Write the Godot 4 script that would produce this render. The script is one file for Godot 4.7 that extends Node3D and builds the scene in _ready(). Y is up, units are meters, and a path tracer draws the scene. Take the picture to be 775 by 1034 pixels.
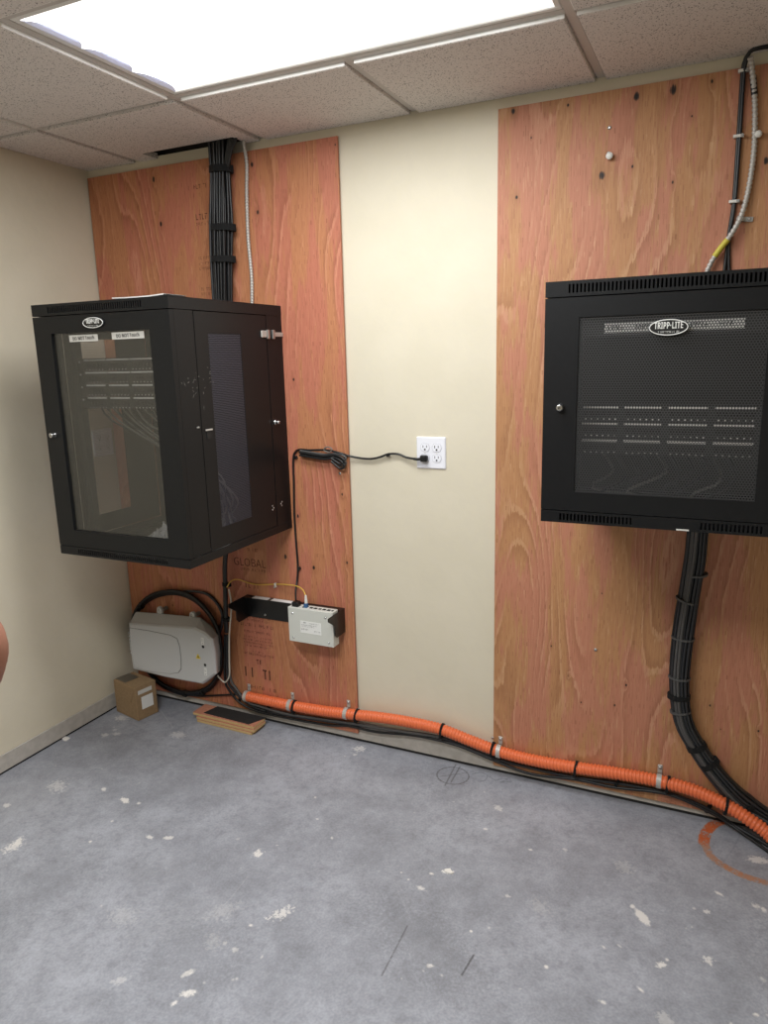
extends Node3D
# A small telecom closet: plywood backboards, two wall-mount rack cabinets, cables and a concrete floor.
# World: back wall at z = 0, room towards +z, floor y = 0, metres.

const WALL_LEFT := -2.063
const WALL_RIGHT := 1.75
const WALL_FRONT := 3.55
const CEIL := 2.40
const PLY := 0.014

var mats := {}
var names := {}

# ---------------------------------------------------------------- nodes
func numbered(called: String) -> String:
	var k: int = names.get(called, 0)
	names[called] = k + 1
	return called if k == 0 else "%s_%03d" % [called, k]

func thing(called: String, label: String, category: String, at: Vector3, group := "") -> Node3D:
	var o := Node3D.new()
	o.name = numbered(called)
	add_child(o)
	o.position = at
	tag(o, label, category, group)
	return o

func tag(o: Node, label: String, category: String, group := "") -> void:
	o.set_meta("label", label)
	o.set_meta("category", category)
	if group != "":
		o.set_meta("group", group)

func origin_of(n: Node) -> Vector3:
	var p := Vector3.ZERO
	var c := n
	while c != self and c is Node3D:
		p += (c as Node3D).position
		c = c.get_parent()
	return p

func part(parent: Node, called: String, st: SurfaceTool, m: Material, label := "") -> MeshInstance3D:
	return put(parent, called, st.commit(), m, -origin_of(parent), label)

func put(parent: Node, called: String, mesh: Mesh, m: Material, at: Vector3, label := "") -> MeshInstance3D:
	var o := MeshInstance3D.new()
	o.name = called
	o.mesh = mesh
	o.material_override = m
	parent.add_child(o, true)
	o.position = at
	if label != "":
		o.set_meta("label", label)
	return o

func single(called: String, st: SurfaceTool, m: Material, label: String, category: String, group := "") -> MeshInstance3D:
	var o := put(self, numbered(called), st.commit(), m, Vector3.ZERO)
	tag(o, label, category, group)
	return o

func structure(called: String, st: SurfaceTool, m: Material) -> MeshInstance3D:
	var o := put(self, called, st.commit(), m, Vector3.ZERO)
	o.set_meta("kind", "structure")
	return o

# ---------------------------------------------------------------- shapes
func flat() -> SurfaceTool:
	var st := SurfaceTool.new()
	st.begin(Mesh.PRIMITIVE_TRIANGLES)
	return st

func tri(st: SurfaceTool, a: Vector3, b: Vector3, c: Vector3, n: Vector3) -> void:
	# front faces run clockwise: flip when the winding does not look along n
	if (b - a).cross(c - a).dot(n) > 0.0:
		var t := b
		b = c
		c = t
	for p in [a, b, c]:
		st.set_normal(n)
		st.add_vertex(p)

func face(st: SurfaceTool, pts: Array, centre: Vector3) -> void:
	var n: Vector3 = (pts[1] - pts[0]).cross(pts[2] - pts[0])
	if n.length_squared() < 1e-16 and pts.size() > 3:
		n = (pts[2] - pts[0]).cross(pts[3] - pts[0])
	n = n.normalized()
	var mid := Vector3.ZERO
	for p in pts:
		mid += p
	mid /= pts.size()
	if n.dot(mid - centre) < 0.0:
		n = -n
	for i in range(1, pts.size() - 1):
		tri(st, pts[0], pts[i], pts[i + 1], n)

func box(st: SurfaceTool, lo: Vector3, hi: Vector3, bevel := 0.0, frame := Transform3D.IDENTITY) -> SurfaceTool:
	var c := (lo + hi) * 0.5
	var h := (hi - lo) * 0.5
	var cc := frame * c
	var b := minf(bevel, minf(h.x, minf(h.y, h.z)) * 0.9)
	var pt := func(s: Vector3, k: int) -> Vector3:
		# the corner s pulled in along the two axes other than k
		var e := h - Vector3(b, b, b)
		e[k] = h[k]
		return frame * (c + Vector3(s.x * e.x, s.y * e.y, s.z * e.z))
	for k in 3:
		var i := (k + 1) % 3
		var j := (k + 2) % 3
		for s in [-1.0, 1.0]:
			var q := []
			for t in [[-1, -1], [1, -1], [1, 1], [-1, 1]]:
				var v := Vector3.ZERO
				v[k] = s
				v[i] = t[0]
				v[j] = t[1]
				q.append(pt.call(v, k))
			face(st, q, cc)
			if b > 0.0:
				# the edge between faces i and j that runs along k
				for t in [-1.0, 1.0]:
					var v0 := Vector3.ZERO
					v0[i] = s
					v0[j] = t
					var v1 := v0
					v0[k] = -1
					v1[k] = 1
					face(st, [pt.call(v0, i), pt.call(v1, i), pt.call(v1, j), pt.call(v0, j)], cc)
	if b > 0.0:
		for sx in [-1, 1]:
			for sy in [-1, 1]:
				for sz in [-1, 1]:
					var v := Vector3(sx, sy, sz)
					face(st, [pt.call(v, 0), pt.call(v, 1), pt.call(v, 2)], cc)
	return st

# rectangular ring in the plane z, with a rectangular opening
func ring_z(st: SurfaceTool, x0: float, x1: float, y0: float, y1: float, a0: float, a1: float, b0: float, b1: float, z0: float, z1: float, bevel := 0.0) -> SurfaceTool:
	box(st, Vector3(x0, b1, z0), Vector3(x1, y1, z1), bevel)
	box(st, Vector3(x0, y0, z0), Vector3(x1, b0, z1), bevel)
	box(st, Vector3(x0, b0, z0), Vector3(a0, b1, z1))
	box(st, Vector3(a1, b0, z0), Vector3(x1, b1, z1))
	return st

# outline (2D, in the plane of axes u and v at o) pushed along w
func prism(st: SurfaceTool, poly: PackedVector2Array, o: Vector3, u: Vector3, v: Vector3, w: Vector3, bevel := 0.0) -> SurfaceTool:
	var n := poly.size()
	var at := func(p: Vector2, t: float) -> Vector3: return o + u * p.x + v * p.y + w * t
	var inner := poly
	var bt := 0.0
	if bevel > 0.0:
		var shrunk := Geometry2D.offset_polygon(poly, -bevel)
		if shrunk.size() == 1 and shrunk[0].size() == n:
			# line the corners up with the ones they came from
			var best := 0
			for k in n:
				if shrunk[0][k].distance_to(poly[0]) < shrunk[0][best].distance_to(poly[0]):
					best = k
			inner = PackedVector2Array()
			for k in n:
				inner.append(shrunk[0][(best + k) % n])
			bt = bevel / w.length()
	var ids := Geometry2D.triangulate_polygon(poly)
	for t in range(0, ids.size(), 3):
		tri(st, at.call(poly[ids[t]], 0.0), at.call(poly[ids[t + 1]], 0.0), at.call(poly[ids[t + 2]], 0.0), -w.normalized())
		tri(st, at.call(inner[ids[t]], 1.0), at.call(inner[ids[t + 1]], 1.0), at.call(inner[ids[t + 2]], 1.0), w.normalized())
	var turn := 1.0 if Geometry2D.is_polygon_clockwise(poly) else -1.0
	for k in n:
		var a := poly[k]
		var b := poly[(k + 1) % n]
		var d := (b - a).normalized()
		var out := (u.normalized() * -d.y + v.normalized() * d.x) * turn
		var p := [at.call(a, 0.0), at.call(b, 0.0), at.call(b, 1.0 - bt), at.call(a, 1.0 - bt)]
		tri(st, p[0], p[1], p[2], out)
		tri(st, p[0], p[2], p[3], out)
		if bt > 0.0:
			var q0: Vector3 = at.call(inner[k], 1.0)
			var q1: Vector3 = at.call(inner[(k + 1) % n], 1.0)
			var nn := (out + w.normalized()).normalized()
			tri(st, p[3], p[2], q1, nn)
			tri(st, p[3], q1, q0, nn)
	return st

# skin between two outlines of equal count at two depths
func loft(st: SurfaceTool, a: Array, b: Array, centre: Vector3) -> SurfaceTool:
	for k in a.size():
		var k2 := (k + 1) % a.size()
		face(st, [a[k], a[k2], b[k2]], centre)
		face(st, [a[k], b[k2], b[k]], centre)
	return st

func arc_poly(rx: float, ry: float, n := 24) -> PackedVector2Array:
	var p := PackedVector2Array()
	for i in n:
		var a := TAU * i / n
		p.append(Vector2(cos(a) * rx, sin(a) * ry))
	return p

func round_rect(x0: float, x1: float, y0: float, y1: float, r: float, n := 4) -> PackedVector2Array:
	var p := PackedVector2Array()
	for c in [[x1 - r, y1 - r, 0.0], [x0 + r, y1 - r, 0.5 * PI], [x0 + r, y0 + r, PI], [x1 - r, y0 + r, 1.5 * PI]]:
		for i in n + 1:
			var a: float = c[2] + 0.5 * PI * i / n
			p.append(Vector2(c[0] + r * cos(a), c[1] + r * sin(a)))
	return p

func spline(pts: Array, step := 0.012) -> PackedVector3Array:
	var out := PackedVector3Array()
	for i in pts.size() - 1:
		var p0: Vector3 = pts[maxi(i - 1, 0)]
		var p1: Vector3 = pts[i]
		var p2: Vector3 = pts[i + 1]
		var p3: Vector3 = pts[mini(i + 2, pts.size() - 1)]
		var n := maxi(1, int(ceil(p1.distance_to(p2) / step)))
		for k in n:
			out.append(p1.cubic_interpolate(p2, p0, p3, float(k) / n))
	out.append(pts[pts.size() - 1])
	return out

# a tube along a path; radius(i) may vary; squash flattens it along the frame's first axis
func tube(st: SurfaceTool, path: PackedVector3Array, radius, sides := 8, caps := true) -> SurfaceTool:
	var n := path.size()
	var t0 := (path[1] - path[0]).normalized()
	var nx := t0.cross(Vector3.UP if absf(t0.y) < 0.9 else Vector3.RIGHT).normalized()
	var rings := []
	var norms := []
	for i in n:
		var t := (path[mini(i + 1, n - 1)] - path[maxi(i - 1, 0)]).normalized()
		nx = (nx - t * nx.dot(t)).normalized()
		var ny := t.cross(nx)
		var r: float = radius[i] if radius is PackedFloat32Array else radius
		var slope := 0.0
		if radius is PackedFloat32Array:
			slope = (radius[mini(i + 1, n - 1)] - radius[maxi(i - 1, 0)]) / maxf(1e-5, path[mini(i + 1, n - 1)].distance_to(path[maxi(i - 1, 0)]))
		var ring := PackedVector3Array()
		var nr := PackedVector3Array()
		for k in sides:
			var a := TAU * k / sides
			var d := nx * cos(a) + ny * sin(a)
			ring.append(path[i] + d * r)
			nr.append((d - t * slope).normalized())
		rings.append(ring)
		norms.append(nr)
	var probe: Vector3 = (rings[0][1] - rings[0][0]).cross(rings[1][1] - rings[0][0])
	var order := [0, 2, 1, 0, 3, 2] if probe.dot(norms[0][0] + norms[0][1]) > 0.0 else [0, 1, 2, 0, 2, 3]
	for i in n - 1:
		for k in sides:
			var k2 := (k + 1) % sides
			var q := [rings[i][k], rings[i][k2], rings[i + 1][k2], rings[i + 1][k]]
			var m := [norms[i][k], norms[i][k2], norms[i + 1][k2], norms[i + 1][k]]
			for id in order:
				st.set_normal(m[id])
				st.add_vertex(q[id])
	if caps:
		for e in [0, n - 1]:
			var dirn: Vector3 = (path[0] - path[1]) if e == 0 else (path[n - 1] - path[n - 2])
			for k in range(1, sides - 1):
				tri(st, rings[e][0], rings[e][k], rings[e][k + 1], dirn.normalized())
	return st

func rod(st: SurfaceTool, a: Vector3, b: Vector3, r: float, sides := 12) -> SurfaceTool:
	return tube(st, PackedVector3Array([a, b]), r, sides)

# turned profile: list of [distance along axis, radius]
func turned(st: SurfaceTool, o: Vector3, axis: Vector3, prof: Array, sides := 16) -> SurfaceTool:
	var path := PackedVector3Array()
	var rad := PackedFloat32Array()
	for p in prof:
		path.append(o + axis * p[0])
		rad.append(p[1])
	return tube(st, path, rad, sides)

# punched sheet: hexagonal lattice with a hexagonal hole in each cell, between two faces of a thin plate
func punched(o: Vector3, u: Vector3, v: Vector3, w: float, h: float, pitch: float, hole: float) -> ArrayMesh:
	var verts := PackedVector3Array()
	var norms := PackedVector3Array()
	var n := u.cross(v).normalized()
	var outer := []
	var inner := []
	var rc := pitch / sqrt(3.0)
	for k in 6:
		var a := PI / 6.0 + k * PI / 3.0
		outer.append((u * cos(a) + v * sin(a)) * rc)
		inner.append((u * cos(a) + v * sin(a)) * hole)
	var cell := PackedVector3Array()
	for k in 6:
		var k2 := (k + 1) % 6
		for p in [outer[k], outer[k2], inner[k2], outer[k], inner[k2], inner[k]]:
			cell.append(p)
	if (cell[1] - cell[0]).cross(cell[2] - cell[0]).dot(n) > 0.0:
		cell.reverse()
	var dy := pitch * sqrt(3.0) / 2.0
	var rows := int(h / dy)
	var cols := int(w / pitch)
	for r in rows:
		for c in cols:
			var p := o + u * ((c + 0.5 + 0.5 * (r % 2)) * pitch) + v * ((r + 0.5) * dy)
			for q in cell:
				verts.append(p + q)
	norms.resize(verts.size())
	norms.fill(n)
	var arr := []
	arr.resize(Mesh.ARRAY_MAX)
	arr[Mesh.ARRAY_VERTEX] = verts
	arr[Mesh.ARRAY_NORMAL] = norms
	var m := ArrayMesh.new()
	m.add_surface_from_arrays(Mesh.PRIMITIVE_TRIANGLES, arr)
	return m

# flat lettering; basis columns: right, up, out of the surface
func lettering(parent: Node, called: String, words: String, at: Vector3, height: float, right: Vector3, up: Vector3, m: Material, serif := false, squeeze := 1.0, bold := true) -> MeshInstance3D:
	var t := TextMesh.new()
	var f := SystemFont.new()
	f.font_weight = 700 if bold else 400
	f.font_names = PackedStringArray(["Droid Serif" if serif else "Droid Sans"])
	t.font = f
	t.text = words
	t.font_size = 32
	t.pixel_size = height / 32.0 * 1.35
	t.depth = 0.0004
	t.curve_step = 2.0
	var o := put(parent, called, t, m, Vector3.ZERO)
	var z := right.cross(up).normalized()
	o.transform = Transform3D(Basis(right.normalized() * squeeze, up.normalized(), z), at - origin_of(parent))
	return o

# ---------------------------------------------------------------- materials
func solid(called: String, c: Color, rough := 0.6, metal := 0.0) -> StandardMaterial3D:
	var m := StandardMaterial3D.new()
	m.albedo_color = c
	m.roughness = rough
	m.metallic = metal
	m.cull_mode = BaseMaterial3D.CULL_DISABLED
	mats[called] = m
	return m

func c8(r: int, g: int, b: int) -> Color:
	return Color8(r, g, b)

func noise(seed_: int, freq: float, oct := 3) -> FastNoiseLite:
	var n := FastNoiseLite.new()
	n.seed = seed_
	n.frequency = freq
	n.noise_type = FastNoiseLite.TYPE_SIMPLEX_SMOOTH
	n.fractal_octaves = oct
	return n

func noise_bytes(seed_: int, freq: float, w: int, h: int, oct := 4) -> PackedByteArray:
	return noise(seed_, freq, oct).get_image(w, h).get_data()

func mottled(called: String, a: Color, b: Color, size: float, rough: float, seed_: int, freq := 0.02, bump := 0.0) -> StandardMaterial3D:
	var m := solid(called, Color.WHITE, rough)
	var t := NoiseTexture2D.new()
	t.width = 512
	t.height = 512
	t.seamless = true
	t.noise = noise(seed_, freq, 5)
	var g := Gradient.new()
	g.set_color(0, a)
	g.set_color(1, b)
	t.color_ramp = g
	m.albedo_texture = t
	m.uv1_triplanar = true
	m.uv1_world_triplanar = true
	m.uv1_scale = Vector3.ONE / size
	if bump > 0.0:
		var t2 := NoiseTexture2D.new()
		t2.width = 512
		t2.height = 512
		t2.seamless = true
		t2.as_normal_map = true
		t2.bump_strength = bump
		t2.noise = noise(seed_ + 1, 0.06, 4)
		m.normal_enabled = true
		m.normal_texture = t2
		m.normal_scale = 0.12
	return m

# rotary-cut plywood veneer, size in metres, knots as [u, v, radius]
func plywood(called: String, seed_: int, w: float, h: float, knots: Array, pink: Color, tan_: Color, pale: Color, dark: Color) -> StandardMaterial3D:
	var W := 720
	var H := int(W * h / w)
	var warp := noise(seed_, 1.0, 3)
	var patch := noise_bytes(seed_ + 5, 0.013, W, int(H / 5.0) + 2, 4)
	var vein := noise_bytes(seed_ + 6, 0.006, W, int(H / 3.0) + 2, 2)
	var fine := noise_bytes(seed_ + 7, 0.42, W, int(H / 26.0) + 2, 3)
	var pore := noise_bytes(seed_ + 9, 0.30, W, int(H / 9.0) + 2, 2)
	var speck := noise_bytes(seed_ + 11, 0.12, W, int(H / 10.0) + 2, 5)
	var data := PackedByteArray()
	data.resize(W * H * 3)
	var at := 0
	for y in H:
		var v := h * y / H
		var pr := int(y / 5.0) * W
		var sr := int(y / 10.0) * W
		var sf := float(y % 10) / 10.0
		var vr := int(y / 3.0) * W
		var fr := int(y / 26.0) * W
		var ft := float(y % 26) / 26.0
		var gr := int(y / 9.0) * W
		for x in W:
			var u := w * x / W
			var f := u * 9.0 + warp.get_noise_2d(u * 1.3, v * 0.34) * 8.5
			var sp := lerpf(speck[sr + x], speck[sr + W + x], sf) / 255.0 - 0.5
			var blot := 0.0
			var halo := 0.0
			for k in knots:
				var du: float = (u - k[0]) / k[2]
				if absf(du) > 5.0:
					continue
				var dv: float = (v - k[1]) / (k[2] * 2.2)
				var d2 := du * du + dv * dv
				if d2 > 16.0:
					continue
				var e := exp(-d2 * 0.5)
				f += e * 0.7
				halo += e * (0.4 + sp)
				blot = maxf(blot, clampf(1.5 - (du * du + dv * dv * 2.0) * 4.2 - absf(sp) * 2.6, 0.0, 1.0))
			var g1 := lerpf(fine[fr + x], fine[fr + W + x], ft) / 255.0 - 0.5
			var g2 := pore[gr + x] / 255.0 - 0.5
			f += sp * 0.22 + g1 * 0.10
			var ph := f - floorf(f)
			var strength := clampf((vein[vr + x] / 255.0 - 0.30) * 3.0, 0.15, 1.0)
			# veneer stained in pink and tan, the two meeting along ragged edges
			var p := patch[pr + x] / 255.0
			var mixv := smoothstep(0.38, 0.62, p + sp * 0.35 + g1 * 0.28 + (ph - 0.5) * 0.16 * strength)
			var r := lerpf(pink.r, tan_.r, mixv)
			var g := lerpf(pink.g, tan_.g, mixv)
			var b := lerpf(pink.b, tan_.b, mixv)
			# pale early wood beside each ring, raised fibres
			var lt := smoothstep(0.0, 0.03, ph) * (1.0 - smoothstep(0.16, 0.22, ph)) * 0.34 * strength + clampf(g1 * 0.9 - 0.08, 0.0, 0.3) + clampf((sp - 0.18) * 3.0, 0.0, 0.4) * clampf(0.5 + g2 * 3.0, 0.0, 1.0)
			lt = clampf(lt, 0.0, 0.8)
			r = lerpf(r, pale.r, lt)
			g = lerpf(g, pale.g, lt)
			b = lerpf(b, pale.b, lt)
			# late wood, pores and checks
			var dk := smoothstep(0.60, 0.97, ph) * (1.0 - smoothstep(0.985, 1.0, ph)) * 0.26 * strength + clampf(-g1 * 0.8 - 0.06, 0.0, 0.3) + clampf(-g2 * 2.2 - 0.46, 0.0, 0.5) + clampf(halo * 0.5, 0.0, 0.5)
			dk = clampf(dk, 0.0, 0.75)
			r = lerpf(r, dark.r, dk)
			g = lerpf(g, dark.g, dk)
			b = lerpf(b, dark.b, dk)
			if blot > 0.0:
				r = lerpf(r, 0.09, blot)
				g = lerpf(g, 0.055, blot)
				b = lerpf(b, 0.04, blot)
			data[at] = int(clampf(r, 0.0, 1.0) * 255.0)
			data[at + 1] = int(clampf(g, 0.0, 1.0) * 255.0)
			data[at + 2] = int(clampf(b, 0.0, 1.0) * 255.0)
			at += 3
	var m := solid(called, Color.WHITE, 0.62)
	m.albedo_texture = ImageTexture.create_from_image(Image.create_from_data(W, H, false, Image.FORMAT_RGB8, data))
	return m

# sealed grey slab with plaster spatter, scuffs, an orange paint ring and pencil marks, laid out in metres
func concrete(marks: Array, strokes: Array) -> StandardMaterial3D:
	var w := WALL_RIGHT - WALL_LEFT
	var h := WALL_FRONT
	var S := 410.0
	var W := int(w * S)
	var H := int(h * S)
	var big := noise_bytes(21, 0.004, W, H, 4)
	var mid := noise_bytes(22, 0.018, W, H, 4)
	var fine := noise_bytes(23, 0.25, W, H, 2)
	var mottle := noise_bytes(27, 0.07, W, H, 3)
	var trowel := noise_bytes(24, 0.012, W, H, 5)
	var data := PackedByteArray()
	data.resize(W * H * 3)
	var at := 0
	for i in W * H:
		var k := (big[i] - 128) * 0.07 + (mid[i] - 128) * 0.08 + (fine[i] - 128) * 0.075 + (mottle[i] - 128) * 0.05
		var t := absi(trowel[i] - 128)
		if t < 5:
			k += 5.0 - t
		if big[i] > 122:
			t = absi(mottle[i] - 128)
			if t < 9:
				k += (9.0 - t) * 0.55
			elif mottle[i] < 84:
				k -= 3.0
		k = 1.0 + k / 135.0
		data[at] = clampi(int(150.0 * k), 0, 255)
		data[at + 1] = clampi(int(152.0 * k), 0, 255)
		data[at + 2] = clampi(int(160.0 * k), 0, 255)
		at += 3
	var edge := noise(31, 1.0, 3)
	# spatter: [x, z, radius, stretch, angle, strength, ragged, r, g, b]
	for mk in marks:
		var cx: float = (mk[0] - WALL_LEFT) * S
		var cy: float = mk[1] * S
		var rr: float = mk[2] * S
		var st: float = mk[3]
		var ang := deg_to_rad(mk[4])
		var reach := int(rr * maxf(st, 1.0) * 1.6) + 3
		var ca := cos(ang)
		var sa := sin(ang)
		for y in range(maxi(0, int(cy) - reach), mini(H, int(cy) + reach)):
			for x in range(maxi(0, int(cx) - reach), mini(W, int(cx) + reach)):
				var dx := x + 0.5 - cx
				var dy := y + 0.5 - cy
				var a := (dx * ca + dy * sa) / (rr * st)
				var b := (-dx * sa + dy * ca) / rr
				var d: float = sqrt(a * a + b * b) + edge.get_noise_2d(x * 0.16 + mk[0] * 90.0, y * 0.16) * 0.8 * mk[6] + edge.get_noise_2d(x * 0.5, y * 0.5) * 0.6 * mk[6]
				var s: float = clampf((1.0 - d) * rr * 0.7 + 0.4, 0.0, 1.0) * mk[5]
				if s > 0.0:
					var q := (y * W + x) * 3
					for ch in 3:
						data[q + ch] = int(lerpf(data[q + ch], mk[7 + ch], s))
	# strokes: [[points in x, z], width, strength, Color, grain]
	for sk in strokes:
		var pts: Array = sk[0]
		for i in pts.size() - 1:
			var a := Vector2((pts[i].x - WALL_LEFT) * S, pts[i].y * S)
			var b := Vector2((pts[i + 1].x - WALL_LEFT) * S, pts[i + 1].y * S)
			var wd: float = sk[1] * S
			var lo := a.min(b) - Vector2(wd + 2, wd + 2)
			var hi := a.max(b) + Vector2(wd + 2, wd + 2)
			for y in range(maxi(0, int(lo.y)), mini(H, int(hi.y) + 1)):
				for x in range(maxi(0, int(lo.x)), mini(W, int(hi.x) + 1)):
					var p := Vector2(x + 0.5, y + 0.5)
					var d := p.distance_to(Geometry2D.get_closest_point_to_segment(p, a, b))
					var s: float = clampf(wd * 0.5 - d + 0.6, 0.0, 1.0) * sk[2]
					if s > 0.0:
						s *= clampf(0.9 + (edge.get_noise_2d(x * 0.30, y * 0.30) + 0.6 * edge.get_noise_2d(x * 0.05, y * 0.05)) * sk[4], 0.0, 1.0)
						var q := (y * W + x) * 3
						var c: Color = sk[3]
						data[q] = int(lerpf(data[q], c.r * 255.0, s))
						data[q + 1] = int(lerpf(data[q + 1], c.g * 255.0, s))
						data[q + 2] = int(lerpf(data[q + 2], c.b * 255.0, s))
	var m := solid("concrete", Color.WHITE, 0.55)
	m.albedo_texture = ImageTexture.create_from_image(Image.create_from_data(W, H, false, Image.FORMAT_RGB8, data))
	var t2 := NoiseTexture2D.new()
	t2.width = 512
	t2.height = 512
	t2.seamless = true
	t2.as_normal_map = true
	t2.bump_strength = 3.0
	t2.noise = noise(25, 0.03, 5)
	m.normal_enabled = true
	m.normal_texture = t2
	m.normal_scale = 0.12
	return m

# mineral-fibre tile: fine pinholes and short fissures
func fibre() -> StandardMaterial3D:
	var img := Image.create(512, 512, false, Image.FORMAT_RGB8)
	img.fill(c8(206, 198, 194))
	var rng := RandomNumberGenerator.new()
	rng.seed = 4
	var grain := noise_bytes(41, 0.2, 512, 512, 2)
	for y in 512:
		for x in 512:
			var k := 1.0 + (grain[y * 512 + x] - 128) / 1500.0
			img.set_pixel(x, y, Color(0.875 * k, 0.850 * k, 0.835 * k))
	for i in 3400:
		var x := rng.randi() % 508
		var y := rng.randi() % 508
		var l := 1 + rng.randi() % 3
		var d := rng.randf_range(0.38, 0.6)
		var horizontal := rng.randf() < 0.5
		img.fill_rect(Rect2i(x, y, l if horizontal else 2, 2 if horizontal else l), Color(d, d * 0.95, d * 0.92))
	var m := solid("fibre", Color.WHITE, 0.95)
	m.albedo_texture = ImageTexture.create_from_image(img)
	m.uv1_triplanar = true
	m.uv1_world_triplanar = true
	m.uv1_scale = Vector3.ONE / 0.62
	return m

func make_materials() -> void:
	mottled("wall_paint", c8(212, 203, 181), c8(218, 209, 188), 1.9, 0.55, 3, 0.012, 1.2)
	mottled("raw_board", c8(172, 166, 158), c8(192, 186, 178), 0.7, 0.8, 5, 0.03)
	solid("gap", c8(30, 29, 28), 0.9)
	solid("tee", c8(196, 190, 185), 0.5)
	solid("lit_tile_edge", c8(246, 244, 240), 0.8)
	solid("fixture_white", c8(232, 232, 230), 0.4)
	solid("slab_dark", c8(70, 68, 66), 0.9)
	mottled("cabinet_black", c8(19, 20, 22), c8(23, 24, 26), 0.5, 0.42, 8, 0.05).metallic_specular = 0.35
	solid("cabinet_inside", c8(34, 34, 33), 0.6)
	solid("mesh_glint", c8(70, 70, 71), 0.4)  # black steel lightened, glints at the hole edges put into the colour
	solid("mesh_side", c8(66, 66, 76), 0.45)
	solid("chrome", c8(200, 200, 200), 0.25, 1.0)
	solid("zinc", c8(176, 176, 174), 0.38, 0.9)
	solid("dull_zinc", c8(186, 182, 176), 0.5, 0.35)
	solid("black_plastic", c8(17, 17, 18), 0.42)
	solid("cable_jacket", c8(38, 39, 42), 0.42)
	solid("cable_jacket_worn", c8(78, 77, 76), 0.5)
	solid("scuff", c8(128, 127, 124), 0.9)
	solid("cable_jacket_dark", c8(17, 17, 19), 0.4)
	solid("velcro", c8(10, 10, 11), 0.95)
	solid("grey_cable", c8(112, 110, 104), 0.5)
	solid("orange_duct", c8(226, 112, 66), 0.42)
	solid("white_print", c8(232, 232, 228), 0.6)
	solid("off_white", c8(222, 220, 214), 0.5)
	solid("outlet_white", c8(234, 234, 240), 0.35)
	solid("outlet_seam", c8(176, 176, 182), 0.5)
	solid("slot_dark", c8(24, 22, 20), 0.8)
	solid("paper", c8(228, 227, 224), 0.85)
	solid("tape_label", c8(206, 204, 198), 0.7)
	solid("ink", c8(40, 38, 36), 0.9)
	solid("stamp_ink", c8(98, 60, 44), 0.9)
	solid("terminal_grey", c8(192, 192, 191), 0.5)
	solid("terminal_dark", c8(146, 146, 142), 0.5)
	solid("seam_grey", c8(112, 112, 108), 0.6)
	solid("converter_beige", c8(205, 206, 198), 0.45)
	solid("bracket_black", c8(16, 16, 16), 0.36)
	solid("yellow_fibre", c8(214, 172, 74), 0.5)
	solid("yellow_tape", c8(196, 182, 62), 0.55)
	solid("white_cable", c8(200, 194, 180), 0.5)
	solid("blue_connector", c8(52, 92, 138), 0.45)
	mottled("cardboard", c8(140, 115, 84), c8(156, 129, 96), 0.3, 0.85, 12, 0.03)
	solid("cardboard_dark", c8(116, 88, 56), 0.9)
	solid("box_tape", c8(92, 84, 74), 0.3)
	mottled("plank_pale", c8(190, 158, 108), c8(206, 176, 126), 0.25, 0.7, 14, 0.05)
	solid("plank_edge", c8(206, 178, 128), 0.7)
	mottled("plank_pink", c8(176, 116, 92), c8(196, 136, 110), 0.3, 0.7, 15, 0.04)
	mottled("felt_black", c8(26, 24, 23), c8(44, 41, 40), 0.15, 0.9, 16, 0.03)
	solid("brass_yellow", c8(222, 196, 60), 0.6)
	solid("plaster", c8(226, 222, 216), 0.9)
	solid("skin", c8(176, 122, 100), 0.55)
	solid("shirt", c8(70, 78, 92), 0.9)
	solid("trousers", c8(52, 50, 48), 0.9)
	solid("hair", c8(44, 32, 26), 0.7)
	solid("shoe", c8(34, 30, 28), 0.6)
	var lens := solid("lens", c8(250, 250, 250), 0.6)
	lens.emission_enabled = true
	lens.emission = Color(1.0, 0.985, 0.96)
	lens.emission_energy_multiplier = 2.2
	var film := solid("film", c8(230, 232, 238), 0.5)  # tone stands in for the shade at the housing end
	film.backlight_enabled = true
	film.backlight = Color(0.66, 0.67, 0.72)
	var glass := solid("tinted_glass", Color(0.23, 0.225, 0.205, 0.25), 0.06)
	glass.transparency = BaseMaterial3D.TRANSPARENCY_ALPHA
	var bag := solid("clear_bag", Color(0.86, 0.86, 0.86, 0.62), 0.15)
	bag.transparency = BaseMaterial3D.TRANSPARENCY_ALPHA

# ---------------------------------------------------------------- the scene
func _ready() -> void:
	var cam := Camera3D.new()
	cam.name = "camera"
	cam.fov = 70.58
	cam.near = 0.02
	cam.position = Vector3(0.4568, 1.5916, 2.4777)
	cam.basis = Basis.from_euler(Vector3(-0.2117, 0.4412, -0.0254), EULER_ORDER_YXZ)
	cam.current = true
	add_child(cam)

	var we := WorldEnvironment.new()
	we.name = "environment"
	var env := Environment.new()
	env.background_mode = Environment.BG_COLOR
	env.background_color = Color(0.02, 0.02, 0.02)
	env.tonemap_mode = Environment.TONE_MAPPER_LINEAR
	env.tonemap_exposure = 1.0
	env.sdfgi_enabled = true
	env.ssao_enabled = true
	env.ssil_enabled = true
	we.environment = env
	add_child(we)

	lamp_panel(Vector3(-0.5595, CEIL + 0.003, 0.7991), 1.10, 0.52, 2.15)
	lamp_panel(Vector3(-0.5595, CEIL + 0.003, 2.0191), 1.10, 0.52, 3.75)

	make_materials()
	build_room()
	build_backboards()
	build_light("wide white ceiling light with a glowing diffuser above the left plywood board", 0.4941, true)
	build_light("white ceiling light overhead behind the standing person", 1.7141, false)
	build_left_cabinet()
	build_right_cabinet()
	build_cables()
	build_floor_things()
	build_devices()
	build_person()

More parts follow.
